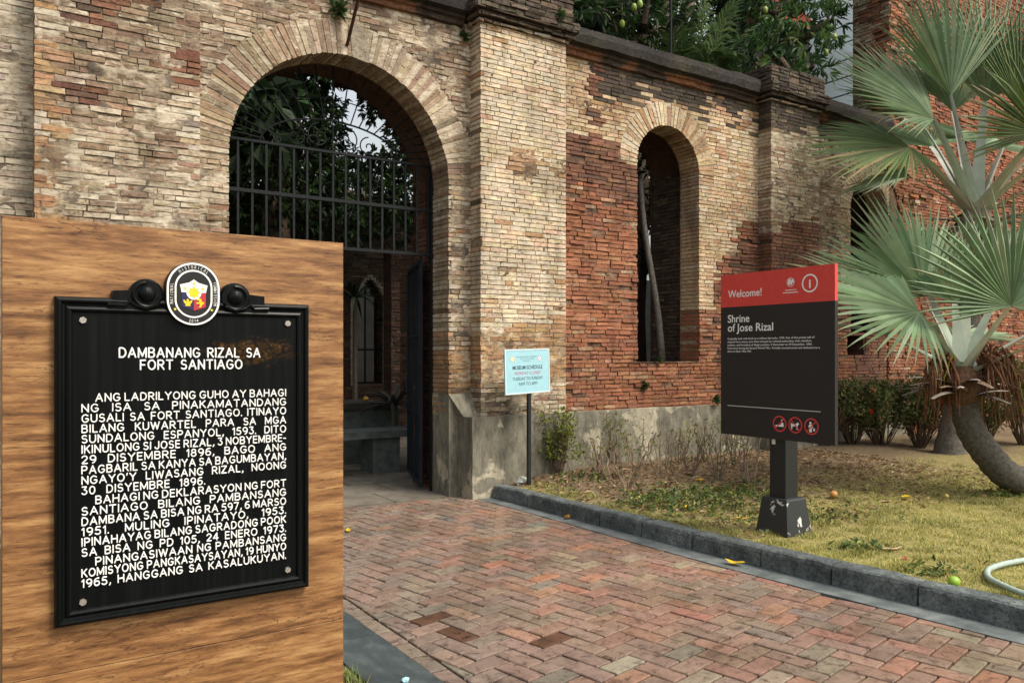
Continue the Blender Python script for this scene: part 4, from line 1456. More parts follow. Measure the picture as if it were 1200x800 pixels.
for j, u in enumerate((.598, .742, .886)):
    v = 1.005
    mb = MB()
    ring_w(u, v, .053, .063, RI)
    a = R(45) if j != 1 else R(135)
    if j == 0:
        poly_w(u, v, [(-.040, -.022), (.038, -.022), (.038, -.004), (.030, .012), (.020, .012), (.012, -.006), (-.040, -.012)], WH)
        poly_w(u + .022, v + .026, [(.009 * math.cos(q), .009 * math.sin(q)) for q in [R(45) * i for i in range(8)]], WH)
    elif j == 1:
        poly_w(u, v, [(-.036, -.034), (-.028, -.034), (-.024, -.012), (.010, -.012), (.014, -.034), (.022, -.034), (.022, .000), (.034, .006), (.032, .018), (.018, .020), (.010, .010), (-.030, .008), (-.040, .018), (-.040, .004)], WH)
    else:
        poly_w(u, v, [(-.020, .014), (.006, .014), (.016, -.012), (.010, -.014), (.004, -.002), (.004, -.044), (-.018, -.044), (-.018, -.006), (-.026, -.006)], WH)
        poly_w(u - .008, v + .026, [(.010 * math.cos(q), .010 * math.sin(q)) for q in [R(45) * i for i in range(8)]], WH)
        poly_w(u + .022, v - .022, [(-.006, -.012), (.010, -.012), (.008, .010), (-.004, .010)], WH)
    d_ = Vector((math.cos(a), math.sin(a))); e_ = Vector((-d_.y, d_.x)) * .0045
    poly_w(u, v, [tuple(d_ * .055 + e_), tuple(d_ * -.055 + e_), tuple(d_ * -.055 - e_), tuple(d_ * .055 - e_)], RI, .0018)
    mb.build('pictogram', M['col'], sign, loc=SL)

mb = MB()
mb.box((5.236, 4.005, .41), (5.386, 4.155, 1.0))
mb.box((5.234, 3.75, 1.0), (5.262, 4.45, 1.9))
mb.build('post', M['black_metal'], sign, loc=SL)
mb = MB()
mb.prism([(0, 0), (.034, 0), (.034, .04), (0, .04)], lambda u, v, n_: (5.236 - n_, 4.135 - u, .835 + v), .0003, .001, (.75, .74, .7))
mb.build('sticker', M['col'], sign, loc=SL)
mb = MB()
bx, by = 5.311, 4.08
levels = [(.155, .10), (.152, .13), (.118, .40), (.112, .415)]
vs, fs = [], []
for (h, z) in levels:
    vs += [(bx - h, by - h, z), (bx + h, by - h, z), (bx + h, by + h, z), (bx - h, by + h, z)]
for i in range(3):
    for k in range(4): fs.append((i * 4 + k, i * 4 + (k + 1) % 4, (i + 1) * 4 + (k + 1) % 4, (i + 1) * 4 + k))
fs.append((12, 13, 14, 15))
mb.add(vs, fs)
mb.build('base_block', M['chipped'], sign, loc=SL)

# ------------------------------------------------------------ blue schedule board
bp = on_y(620, 567, 7.02)
sb = thing('schedule_sign', 'small pale blue notice board on a thin black post by the pilaster', 'sign', (bp.x, 7.02, .15))
BL = (bp.x, 7.02, .15)
tl_, tr_, bl_ = on_y(588, 414, 6.99), on_y(647, 411, 6.99), on_y(589, 459, 6.99)
ctr = on_y(618.5, 434.7, 6.99)
bw, bh, rot = .60, .425, R(1.5)
ur = Vector((math.cos(rot), .18, math.sin(rot))).normalized()
vr = Vector((-math.sin(rot), 0, math.cos(rot)))
nr = ur.cross(vr)
bf = lambda u, v, n_: ctr + ur * (u * 1.12) + vr * (v * 1.12) + nr * n_
mb = MB()
mb.prism([(-bw / 2, -bh / 2), (bw / 2, -bh / 2), (bw / 2, bh / 2), (-bw / 2, bh / 2)], bf, -.012, 0, (.30, .52, .58))
mb.build('board', M['col'], sb, loc=BL)
mb = MB()
for (a, b_, c_, d) in ((-bw / 2, bw / 2, -bh / 2, -bh / 2 + .012), (-bw / 2, bw / 2, bh / 2 - .012, bh / 2), (-bw / 2, -bw / 2 + .012, -bh / 2 + .012, bh / 2 - .012), (bw / 2 - .012, bw / 2, -bh / 2 + .012, bh / 2 - .012)):
    mb.prism([(a, c_), (b_, c_), (b_, d), (a, d)], bf, .0004, .003, (.55, .66, .66))
mb.build('edging', M['col'], sb, loc=BL)
mb = MB()
TXT = (.05, .09, .10)
for s, v, h, wd, col in (('MUSEUM SCHEDULE', .020, .034, .40, (.03, .05, .06)), ('MONDAY CLOSED', -.032, .030, .345, (.42, .12, .20)), ('TUESDAY TO SUNDAY', -.083, .030, .41, TXT), ('9AM TO 6PM', -.134, .030, .25, TXT)):
    put_text(mb, s, bf, 0, v, h, width=wd, align='C', off=.012 if h > .032 else 0, n0=.0002, n1=.0012, col=col)
for i, wd in enumerate((.28, .19, .11)):
    put_text(mb, ('NATIONAL HISTORICAL COMMISSION', 'OF THE PHILIPPINES', 'MANILA')[i], bf, -.01, .133 - i * .020, .011, width=wd, align='C', n0=.0002, n1=.0012, col=(.2, .32, .36))
for (u, c1) in ((-.20, (.55, .42, .12)), (.165, (.35, .30, .42))):
    for r_, c_, n_ in ((.026, c1, .0008), (.019, (.7, .72, .66), .0012), (.009, c1, .0016)):
        mb.add([bf(u + r_ * math.cos(2 * math.pi * i / 18), .118 + r_ * math.sin(2 * math.pi * i / 18), n_) for i in range(18)], [tuple(range(18))], c_)
mb.build('lettering', M['col'], sb, loc=BL)
mb = MB()
mb.box((bp.x - .018, 7.005, .1), (bp.x + .018, 7.041, 1.60))
mb.build('post', M['black_metal'], sb, loc=BL)

# ------------------------------------------------------------ foliage helpers
def leaf(mb, p, d, nrm, L_, W_, col, fold=.25):
    d = d.normalized()
    s_ = d.cross(nrm)
    if s_.length < 1e-4: s_ = d.orthogonal()
    s_.normalize()
    n2 = s_.cross(d)
    m_ = p + d * (L_ * .5)
    b_ = len(mb.v)
    tip = p + d * L_ - n2 * (L_ * .12)
    mb.v += [tuple(p), tuple(m_ + s_ * W_ * .5 + n2 * W_ * fold), tuple(tip), tuple(m_ - s_ * W_ * .5 + n2 * W_ * fold)]
    mb.c += [(*col, 0)] * 4
    mb.f += [[b_, b_ + 1, b_ + 2], [b_, b_ + 2, b_ + 3]]; mb.m += [0, 0]

def rdir():
    v = Vector((random.gauss(0, 1), random.gauss(0, 1), random.gauss(0, 1)))
    return v.normalized()

def leaf_cloud(mb, clumps, per, L_, W_, pal, droop=.5, rosette=6, flat=.75):
    for (c, r_) in clumps:
        c = Vector(c)
        k = max(1, int(per * r_ * r_ / rosette))
        for _ in range(k):
            v = rdir(); rr = r_ * (rnd() ** .45)
            p = c + Vector((v.x, v.y, v.z * flat)) * rr
            axis = (v + Vector((0, 0, -droop)) + rdir() * .6).normalized()
            base = pal[int(rnd() * len(pal))]
            for q in range(rosette):
                d = (axis + rdir() * .85).normalized()
                leaf(mb, p + d * .02, d, (rdir() + UP * .8), L_ * U(.7, 1.2), W_ * U(.8, 1.2), jit_col(base, .25))

MANGO = [(.022, .050, .015), (.030, .066, .018), (.016, .036, .013), (.046, .090, .022), (.022, .046, .020), (.07, .11, .03)]
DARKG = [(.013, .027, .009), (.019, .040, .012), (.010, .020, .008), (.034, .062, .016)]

def limb(mb, a, b_, r0, r1, col=(.10, .075, .055), wob=.08, n=6):
    a, b_ = Vector(a), Vector(b_)
    pts = [a.lerp(b_, i / n) + (rdir() * wob if 0 < i < n else Vector((0, 0, 0))) for i in range(n + 1)]
    mb.tube(pts, [r0 + (r1 - r0) * i / n for i in range(n + 1)], 7, col)
    return pts

# tree over the wall, right of the right pilaster
def tree(name, label, base, trunk_top, clumps, per, L_, W_, pal, fruit=None, tr=.22, rosette=6):
    t = thing(name, label, 'tree', base, 'trees behind the ruin')
    mb = MB()
    limb(mb, base, trunk_top, tr, tr * .7, wob=.1)
    for (c, r_) in clumps[:7]:
        limb(mb, trunk_top, c, tr * .45, .03, wob=.25)
    mb.build('trunk', M['bark'], t, loc=base)
    mb = MB()
    leaf_cloud(mb, clumps, per, L_, W_, pal, rosette=rosette)
    mb.build('crown', M['leaf'], t, loc=base)
    for f in (fruit or []):
        mb = MB()
        mb.ellipsoid(f, (.045, .04, .062), jit_col((.16, .22, .04), .2), nu=10, nv=7)
        mb.tube([Vector(f) + UP * .06, Vector(f) + UP * .3], .004, 4, (.1, .1, .04))
        mb.build('mango', M['fruit'], t, smooth=True, loc=base)
    return t

cl = []
for (px, py, d, r_) in ((690, 10, 12, .9), (720, 30, 13, .8), (700, -30, 13, 1.1), (745, 5, 12.5, .8), (770, -40, 15.2, 1.2), (815, -30, 15.6, 1.2), (860, -45, 15.6, 1.1), (680, 45, 13.5, .8), (745, 55, 15, .7), (790, 30, 16, .8), (700, 60, 14, .8), (720, 0, 14.5, 1.0), (830, 40, 16.5, 1.1), (780, 70, 16, .8), (670, -10, 13, .9), (860, 20, 16, 1.1)):
    cl.append((P(px, py, d), r_))
b0 = P(740, 300, 13); b0 = Vector((b0.x, b0.y, 0))
tree('mango_tree', 'dark leafy mango tree rising behind the wall beside the middle pilaster', b0, P(745, 60, 13), cl, 620, .23, .055, DARKG + MANGO[:2], fruit=[P(750, 5, 11.3), P(743, 9, 11.4), P(729, 28, 11.6)])
cl = []
for (px, py, d, r_) in ((905, 55, 13.5, .55), (935, 30, 13.2, .6), (885, 75, 13, .5), (950, 62, 13, .42), (925, 82, 12.6, .40), (965, 10, 13.6, .55), (900, 0, 14.5, .6), (930, -25, 14, .8), (880, 30, 15.4, .5), (972, 40, 13, .25), (958, 84, 12.6, .25), (985, -8, 13.6, .4), (866, 66, 14.6, .4), (850, 86, 14.4, .35), (940, 98, 12.4, .25)):
    cl.append((P(px, py, d), r_))
b0 = P(915, 300, 13.8); b0 = Vector((b0.x, b0.y, 0))
tree('mango_tree', 'fresh green mango tree spreading over the wall beside the pale blue building', b0, P(915, 90, 13.8), cl, 700, .21, .045, [tuple(x * 1.5 for x in c) for c in MANGO], fruit=[P(897, 12, 12.9), P(978, 44, 12.7), P(968, 62, 12.6)])

# big tree in the courtyard seen through the gate
cl = []
for (px, py, d, r_) in ((290, 150, 12, .8), (300, 110, 12.5, .8), (330, 90, 13, .8), (350, 140, 12.5, .7), (320, 180, 12, .8), (365, 100, 13, .45), (290, 200, 12, .7), (350, 190, 13, .7), (385, 165, 14, .45), (405, 195, 14, .5), (430, 200, 14, .5), (455, 205, 14.5, .5), (380, 210, 13, .6), (300, 40, 12, 1.3), (380, 20, 12.5, 1.2), (450, 30, 13, 1.2), (465, 110, 14, .62), (488, 150, 14, .6), (455, 75, 14, .6), (425, 66, 14, .5), (520, 80, 14, 1.2), (250, 130, 12, 1.0), (397, 70, 13.5, .35), (330, 230, 12.5, .9), (400, 240, 13, .9), (460, 245, 13.2, .8), (500, 220, 13.5, .8), (290, 260, 12.5, .9), (372, 140, 13, .5), (392, 120, 13.5, .28), (478, 185, 13.5, .5), (440, 60, 14, .5), (445, 130, 15, .35)):
    cl.append((P(px, py, d), r_))
b0 = P(330, 400, 12.5); b0 = Vector((b0.x, b0.y, 0))
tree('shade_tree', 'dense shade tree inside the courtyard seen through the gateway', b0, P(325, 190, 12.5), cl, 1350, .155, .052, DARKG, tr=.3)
# canopy masses further in, keeping the court dim
cl = []
for i in range(190):
    x, y = U(-4, 16), U(11.5, 19)
    z = U(4.3, 9.6)
    q = Vector((x, y, z)); dd = q.dot(FW); px = 600 + q.dot(RT) / dd * FPX; py = HOR - (z - EYE) / dd * FPX
    rp = 1.5 / dd * FPX
    if 380 - rp < px < 455 + rp and 70 - rp < py < 190 + rp: continue
    if 640 < px and py - rp < 110: continue
    cl.append((q, U(1.0, 1.6)))
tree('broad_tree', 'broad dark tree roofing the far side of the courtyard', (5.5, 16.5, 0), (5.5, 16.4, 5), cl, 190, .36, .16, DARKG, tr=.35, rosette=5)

# feathery palm over the wall
def feather(parent, base, tip, sag, n=34, L_=.55, loc=None, pal=((.055, .095, .028), (.075, .12, .04), (.04, .07, .024))):
    mb = MB()
    base, tip = Vector(base), Vector(tip)
    mid = (base + tip) / 2 + UP * sag
    pts = []
    for i in range(17):
        t = i / 16
        pts.append(base * (1 - t) ** 2 + mid * 2 * t * (1 - t) + tip * t * t)
    mb.tube(pts, [.022 - .017 * i / 16 for i in range(17)], 5, (.10, .12, .04))
    for i in range(n):
        t = .12 + .88 * i / n
        p = base * (1 - t) ** 2 + mid * 2 * t * (1 - t) + tip * t * t
        d = ((mid - base) * (1 - t) + (tip - mid) * t).normalized()
        s_ = d.cross(UP).normalized()
        for sg in (-1, 1):
            q = (d * .75 + s_ * sg * .8 + UP * U(-.25, .15)).normalized()
            l_ = L_ * (math.sin(math.pi * (.12 + .85 * t)) * .75 + .3) * U(.85, 1.1)
            c_ = jit_col(pal[int(rnd() * len(pal))], .2)
            a = p; b_ = p + q * l_ * .55 - UP * .02; e = p + q * l_ - UP * l_ * .35
            w_ = d * .026
            k = len(mb.v)
            mb.v += [tuple(a - w_ * .5), tuple(a + w_ * .5), tuple(b_ + w_), tuple(b_ - w_), tuple(e)]
            mb.c += [(*c_, 0)] * 5
            mb.f += [[k, k + 1, k + 2, k + 3], [k + 3, k + 2, k + 4]]; mb.m += [0, 0]
    mb.build('frond', M['leaf'], parent, loc=loc)
bp_ = P(806, 300, 13.4); bp_ = Vector((bp_.x, bp_.y, 0))
ar = thing('feather_palm', 'feathery palm with arching fronds rising behind the wall above the window', 'palm tree', bp_)
mb = MB()
for k in range(4):
    q = bp_ + Vector((U(-.2, .2), U(-.2, .2), 0))
    mb.tube([q, q + UP * 2.4 + rdir() * .1, q + UP * 4.6 + rdir() * .2], [.07, .06, .045], 8, (.10, .12, .05))
mb.build('trunk', M['bark'], ar, loc=bp_)
cb = bp_ + UP * 4.6
for (px, py, d, sag) in ((768, 75, 10.9, 1.0), (785, 20, 11.0, .8), (796, -30, 11.2, .6), (830, -40, 11.2, .6), (856, 5, 10.9, .9), (862, 62, 10.7, 1.1), (846, 88, 10.6, 1.2), (880, 35, 11.4, .9), (738, 45, 11.8, .8), (812, 92, 10.5, 1.1), (786, 90, 10.6, 1.0), (825, 10, 12, .4), (868, -15, 12, .8), (752, 5, 11.4, .7), (835, 60, 10.6, 1.1), (800, 60, 10.8, 1.0)):
    d += 2.0
    py = min(py, 82)
    feather(ar, cb + rdir() * .08, P(px, py, d), sag, loc=bp_)

# thin dark pole beside the palm (wire post)
mb = MB()
q = on_y(786, 60, 8.35)
mb.tube([(q.x, q.y, 5.46), (q.x, q.y, 7.2)], .020, 8, (.03, .035, .03))
tag(mb.build('metal_pole', M['iron'], loc=(q.x, q.y, 5.46)), 'thin dark metal pole standing on top of the wall before the palm fronds', 'pole')

# ------------------------------------------------------------ buildings behind
bb = thing('clad_building', 'pale blue building with horizontal cladding lines behind the broken wall', 'building', (22, 13, 0))
mb = MB()
mb.box((22.03, 8.0, 0), (30, 17.8, 8.55)); 
mb.build('lower_wall', M['teal_clad'], bb, loc=(22, 13, 0))
mb = MB()
z = 9.02
while z < 17:
    mb.box((22.0 + .012, 8.0, z), (30, 17.8, z + .48))
    z += .53
mb.build('upper_cladding', M['teal_clad'], bb, loc=(22, 13, 0))
mb = MB()
mb.box((22.06, 8.03, 9.02), (29.9, 17.77, 17.0))
mb.build('cladding_joint', M['kerb'], bb, loc=(22, 13, 0))
mb = MB()
mb.box((21.9, 7.9, 8.75), (30.1, 17.9, 8.86)); mb.box((22.0, 7.98, 8.55), (30.02, 17.82, 8.75)); mb.box((22.0, 7.98, 8.86), (30.02, 17.82, 9.02))
mb.build('ledge', M['iron'], bb, loc=(22, 13, 0))

rc = P(905, 0, 24)
rh = thing('red_roofed_house', 'house with red tiled roof glimpsed through the mango leaves', 'house', (rc.x, rc.y, 0))
mb = MB()
mb.box((rc.x - .7, rc.y - .8, 0), (rc.x + .7, rc.y + 1.6, 11.25))
mb.build('wall', M['pale_plaster'], rh, loc=(rc.x, rc.y, 0))
mb = MB()
for i in range(16):
    t0, t1 = i / 16, (i + 1) / 16
    y0, y1 = rc.y - 1.1 + 1.6 * t0, rc.y - 1.1 + 1.6 * t1 + .05
    z0, z1 = 11.1 + 1.9 * t0, 11.1 + 1.9 * t1
    mb.add([(rc.x - 1.0, y0, z0 + .05), (rc.x + 1.0, y0, z0 + .05), (rc.x + 1.0, y1, z1 + .02), (rc.x - 1.0, y1, z1 + .02), (rc.x - 1.0, y0, z0 - .03), (rc.x + 1.0, y0, z0 - .03)], [(0, 1, 2, 3), (4, 5, 1, 0)])
mb.add([(rc.x - 1.0, rc.y + .5, 13.0), (rc.x + 1.0, rc.y + .5, 13.0), (rc.x + 1.0, rc.y + 2.1, 11.1), (rc.x - 1.0, rc.y + 2.1, 11.1)], [(0, 1, 2, 3)])
mb.build('roof', M['red_tile'], rh, loc=(rc.x, rc.y, 0))

# ------------------------------------------------------------ inside the courtyard
CY = 14.5
cw = thing('courtyard_wall', 'dark ruined brick wall with pointed openings deep inside the courtyard', 'wall', (6, CY, 0))
mb = MB()
OPS = ((5.92, 6.62, .95, 2.5), (7.3, 8.6, .95, 2.7), (3.6, 4.6, .95, 2.5))
def cy_ex(z):
    out = []
    for a, b_, z0, zs_ in OPS:
        if z0 < z < zs_: out.append((a, b_))
        elif zs_ <= z < zs_ + .55:
            t = (z - zs_) / .55; h = (b_ - a) / 2 * (1 - t * t); m_ = (a + b_) / 2
            out.append((m_ - h, m_ + h))
    return out
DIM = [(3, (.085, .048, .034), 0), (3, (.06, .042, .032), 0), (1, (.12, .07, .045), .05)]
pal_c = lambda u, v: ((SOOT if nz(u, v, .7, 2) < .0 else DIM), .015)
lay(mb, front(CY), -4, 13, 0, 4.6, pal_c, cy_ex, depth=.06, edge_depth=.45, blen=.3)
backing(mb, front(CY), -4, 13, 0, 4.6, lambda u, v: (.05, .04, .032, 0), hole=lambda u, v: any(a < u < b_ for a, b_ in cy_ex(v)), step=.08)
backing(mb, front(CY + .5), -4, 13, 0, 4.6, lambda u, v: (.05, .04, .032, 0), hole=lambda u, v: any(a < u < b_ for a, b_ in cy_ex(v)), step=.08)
# pale trims round the openings
for a, b_, z0, zs_ in OPS:
    m_, h = (a + b_) / 2, (b_ - a) / 2
    for s_ in (-1, 1):
        prev = None
        for i in range(40):
            z = z0 + (zs_ + .55 - z0) * i / 39
            t = max(0, (z - zs_) / .55)
            u = m_ + s_ * h * (1 - t * t)
            mb.box((u - .05, CY - .04, z), (u + .05, CY + .05, z + .05), (*jit_col((.30, .27, .22), .2), .2), jit=.004)
mb.build('wall', M['brick'], cw, loc=(6, CY, 0))
mb = MB()
for a, b_, z0, zs_ in OPS:
    mb.box((a, CY + .2, 1.62), (b_, CY + .23, 1.66)); mb.box((a, CY + .2, z0 + .02), (b_, CY + .23, z0 + .06))
    mb.box(((a + b_) / 2 - .015, CY + .2, z0), ((a + b_) / 2 + .015, CY + .23, zs_ + .4))
mb.build('window_bar', M['iron'], cw, loc=(6, CY, 0))
pw = MB()
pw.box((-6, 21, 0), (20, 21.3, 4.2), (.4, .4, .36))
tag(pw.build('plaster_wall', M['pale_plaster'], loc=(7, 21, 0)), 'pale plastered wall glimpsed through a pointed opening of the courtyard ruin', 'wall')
# brick pier near the open leaf
pier = MB()
q = on_y(462, 400, 12.2)
lay(pier, front(12.2), q.x - .06, q.x + .10, 0, 3.3, lambda u, v: (DIM, .012), depth=.3, jit=.003)
pier.box((q.x - .055, 12.2, 0), (q.x + .095, 12.5, 3.3), (.08, .06, .045))
tag(pier.build('brick_pier', M['brick'], loc=(q.x, 12.2, 0)), 'slender brick pier standing in the courtyard left of the open gate leaf', 'pier')

# stone bench and raised block
def slab(mb, a, b_, g=.012):
    wobbly_box(mb, a, b_, .12, .006, seed=a[0] * 3)
bq = G(452, 553, .006)
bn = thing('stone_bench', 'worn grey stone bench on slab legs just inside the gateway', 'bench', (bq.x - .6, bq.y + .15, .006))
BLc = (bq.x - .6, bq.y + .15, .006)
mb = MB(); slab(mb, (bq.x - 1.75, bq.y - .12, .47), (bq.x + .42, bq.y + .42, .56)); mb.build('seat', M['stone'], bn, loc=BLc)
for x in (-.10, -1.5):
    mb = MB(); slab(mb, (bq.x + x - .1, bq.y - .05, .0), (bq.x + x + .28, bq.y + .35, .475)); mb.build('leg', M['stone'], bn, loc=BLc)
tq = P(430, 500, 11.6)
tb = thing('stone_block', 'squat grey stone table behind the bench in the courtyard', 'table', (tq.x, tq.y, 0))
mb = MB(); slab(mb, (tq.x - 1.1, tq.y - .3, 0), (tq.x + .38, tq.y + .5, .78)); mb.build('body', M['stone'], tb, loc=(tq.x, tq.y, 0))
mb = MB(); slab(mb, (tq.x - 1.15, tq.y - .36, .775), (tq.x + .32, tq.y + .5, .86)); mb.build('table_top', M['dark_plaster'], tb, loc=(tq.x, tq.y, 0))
mb = MB()
fq = Vector((tq.x - .02, tq.y, .90))
mb.ellipsoid(fq, (.045, .045, .04), (.55, .28, .03), nu=12, nv=8)
tag(mb.build('orange_fruit', M['fruit'], smooth=True, loc=fq), 'small orange fruit lying on the stone table in the courtyard', 'fruit')
# spiky plant beside the leaf
def strap_plant(name, label, base, n, L_, W_, pal, zc):
    t = thing(name, label, 'plant', base)
    mb = MB()
    base = Vector(base)
    mb.tube([base, base + UP * zc], [.05, .04], 7, (.08, .07, .05))
    mb.build('stem', M['bark'], t, loc=base)
    mb = MB()
    for i in range(n):
        a = U(0, 2 * math.pi); el = U(.1, 1.2)
        d = Vector((math.cos(a) * math.cos(el), math.sin(a) * math.cos(el), math.sin(el)))
        s_ = d.cross(UP).normalized()
        l_ = L_ * U(.7, 1.15); c_ = jit_col(pal[int(rnd() * len(pal))], .25)
        vs = []
        k = 6
        for j in range(k + 1):
            q = j / k
            p = base + UP * (zc + U(-.03, .03) * 0) + d * l_ * q - UP * (l_ * .55 * q * q)
            w_ = W_ * (math.sin(math.pi * min(1, .18 + q * .82)) + .02)
            vs += [p - s_ * w_, p + UP * (-w_ * .4), p + s_ * w_]
        fs = [(j * 3 + m_, j * 3 + m_ + 1, j * 3 + m_ + 4, j * 3 + m_ + 3) for j in range(k) for m_ in range(2)]
        mb.add(vs, fs, c_)
    mb.build('leaves', M['leaf'], t, loc=base)
pq = P(462, 480, 11.0)
strap_plant('spiky_plant', 'dark spiky leaved plant beside the open gate leaf', (pq.x, pq.y, 0), 34, .75, .03, [(.07, .07, .06), (.05, .055, .045), (.09, .085, .075)], .85)
pq = P(416, 400, 13.6)
strap_plant('spiky_plant', 'dark arching plant hanging before the pointed opening in the courtyard', (pq.x, pq.y, 0), 26, .9, .03, [(.03, .05, .025), (.02, .035, .018)], 2.5)

# leaning pole in the window
mb = MB()
a, b_ = on_y(750, 210, 8.25), on_y(776, 424, 8.12)
b_.z = 1.445
pts = [b_.lerp(a, i / 8) + Vector((.03 * math.sin(i * .8), 0, 0)) for i in range(9)]
mb.tube(pts, [.052 - .002 * i for i in range(9)], 9, (.13, .12, .105))
tag(mb.build('wooden_pole', M['bark'], smooth=True, loc=b_), 'grey wooden pole leaning in the arched window opening', 'pole')
# dark growth behind the window
cl = [(P(765, 200, 12.5), .5), (P(770, 250, 12.5), .6), (P(780, 300, 12.6), .5)]
tree('shrub_tree', 'dark bushy young tree seen through the arched window', (P(772, 300, 12.5).x, P(772, 300, 12.5).y, 0), P(772, 280, 12.5), cl, 500, .22, .04, DARKG, tr=.06)

# iron rod over the keystone, small wall plants
mb = MB()
a = on_y(407, 52, YW - .02); b_ = on_y(421, -6, YW - .34)
mb.tube([a + Vector((0, .2, -.05)), a, a.lerp(b_, .5), b_, b_ + (b_ - a) * .4], .017, 7, (.06, .03, .02))
tag(mb.build('iron_rod', M['bark'], loc=a), 'rusty iron rod sticking out of the wall above the gateway keystone', 'rod')
for (px, py, Y, s_, lab) in ((396, 14, YW, .16, 'small fern rooted in the brickwork above the gateway arch'), (543, 44, YW, .10, 'tuft of weed growing beside the right pilaster high up'), (655, 18, YP - .1, .10, 'weed tuft on the middle pilaster cap'), (754, 452, YW, .10, 'small weed in the red brick under the arched window'), (838, 468, YW - .1, .12, 'grey green weed at the plinth edge left of the dark sign'), (772, 421, YW - .02, .07, 'tiny round leaved weed on the window sill')):
    q = on_y(px, py, Y - .01)
    mb = MB()
    for k in range(46):
        v = rdir(); v.y = -abs(v.y)
        leaf(mb, q + v * s_ * .25 * rnd(), (v + Vector((0, -.3, .25))), UP + rdir() * .5, s_ * U(.4, .9), s_ * U(.25, .4), jit_col((.05, .09, .03), .35))
    tag(mb.build('wall_weed', M['leaf'], loc=q), lab, 'weed', 'weeds rooted in the brickwork')

# ------------------------------------------------------------ fan palms
CAMV = lambda r_, u, f: RT * r_ + UP * u - FW * f       # right, up, towards the camera

SILV = [(.155, .235, .120), (.20, .285, .155), (.12, .19, .092), (.26, .335, .20)]
GRN = [(.10, .15, .048), (.135, .185, .062), (.075, .115, .040)]
def fan_leaf(parent, loc, c, hub, axis, nrm, R_, spread=200, nseg=38, pal=SILV, cup=.22, droop=.10, split=.46, petw=.062, petc=(.42, .46, .37), yellow=0.0, stiff=1.0):
    mb = MB()
    c, hub = Vector(c), Vector(hub)
    axis = axis.normalized()
    nrm = (nrm - axis * nrm.dot(axis)).normalized()
    side = axis.cross(nrm).normalized()
    # petiole: a flattened tapering stalk with a broad base
    mid = (c + hub) / 2 + UP * (.06 * (hub - c).length)
    pts = [c * (1 - t) ** 2 + mid * 2 * t * (1 - t) + hub * t * t for t in [i / 8 for i in range(9)]]
    wd = [petw * (1.7 - 1.7 * (i / 8) ** .45) + petw * .42 for i in range(9)]
    vs, fs = [], []
    view_n = (hub - c).cross(side).normalized()
    for i, p in enumerate(pts):
        t = (pts[min(8, i + 1)] - pts[max(0, i - 1)]).normalized()
        s_ = t.cross(UP)
        if s_.length < .1: s_ = RT.copy()
        s_.normalize()
        q = s_.cross(t)
        for (a, h) in ((-1, .15), (-.5, -.25), (.5, -.25), (1, .15), (.0, .12)):
            vs.append(p + s_ * wd[i] * a + q * wd[i] * h)
    for i in range(8):
        for k in range(5): fs.append((i * 5 + k, i * 5 + (k + 1) % 5, (i + 1) * 5 + (k + 1) % 5, (i + 1) * 5 + k))
    mb.add(vs, fs, jit_col(petc, .1))
    # blade
    sp = R(spread)
    rs = [.0, .22, .42, split, split + (1 - split) * .4, split + (1 - split) * .75, 1.0]
    for k in range(nseg):
        a = -sp / 2 + sp * (k + .5) / nseg
        da = sp / nseg / 2
        edge = abs(a) / (sp / 2)
        Rl = R_ * (1 - .30 * edge ** 2) * U(.92, 1.05)
        tipdrop = U(.3, 1.5) * droop + (U(.1, .35) if rnd() < .12 * (2 - stiff) else 0)
        col = jit_col(pal[int(rnd() * len(pal))], .12)
        if rnd() < yellow: col = jit_col((.30, .25, .05), .2)
        elif rnd() < .05: col = jit_col((.22, .19, .09), .2)
        wob = U(-.02, .02)
        vs = []
        for i, q in enumerate(rs):
            r_ = q * Rl
            tap = 1 if q <= split else max(0, 1 - ((q - split) / (1 - split)) ** 1.25)
            hw = da * min(r_, split * Rl * 1.08) * tap
            if i == 0: hw = .004
            dirv = axis * math.cos(a + wob * q) + side * math.sin(a + wob * q)
            tang = -axis * math.sin(a) + side * math.cos(a)
            lift = cup * r_ * (abs(a) / (sp / 2)) ** 1.5 * .9 - .12 * r_ * q
            p = hub + dirv * r_ + nrm * lift - UP * (tipdrop * max(0, q - .45) ** 2 * R_)
            fold = min(hw * 1.25, .03)
            vs += [p - tang * hw - nrm * fold * .5, p + nrm * fold * .5, p + tang * hw - nrm * fold * .5]
        fs = []
        for i in range(len(rs) - 1):
            fs += [(i * 3, i * 3 + 1, i * 3 + 4, i * 3 + 3), (i * 3 + 1, i * 3 + 2, i * 3 + 5, i * 3 + 4)]
        mb.add(vs, fs, col)
        if rnd() < .45:
            tip = jit_col((.24, .19, .10), .25)
            for q_ in range(1, 4): mb.c[-q_] = (*tip, 0)
            if rnd() < .3:
                for q_ in range(4, 7): mb.c[-q_] = (*tip, 0)
    return mb.build('fan_leaf', M['fan'], parent, loc=loc)

def dead_stub(mb, c, d, L_, col):
    d = d.normalized()
    s_ = d.cross(UP).normalized()
    vs = []
    for i in range(5):
        t = i / 4
        p = c + d * L_ * t - UP * L_ * .25 * t * t
        w_ = .075 * (1 - .75 * t)
        vs += [p - s_ * w_, p + UP * w_ * .35, p + s_ * w_]
    mb.add(vs, [(i * 3 + m_, i * 3 + m_ + 1, i * 3 + m_ + 4, i * 3 + m_ + 3) for i in range(4) for m_ in range(2)], col)

# front palm
D1 = 8.05
base1 = G(1204, 577, .13)
fp = thing('fan_palm', 'young silver fan palm with bent trunk leaning beside the lawn', 'palm tree', base1)
crown1 = P(1126, 448, D1)
trk = [base1 - UP * .1 + RT * .35, base1 + UP * .06 + RT * .08, P(1180, 556, D1), P(1158, 533, D1), P(1140, 507, D1), P(1131, 480, D1), crown1]
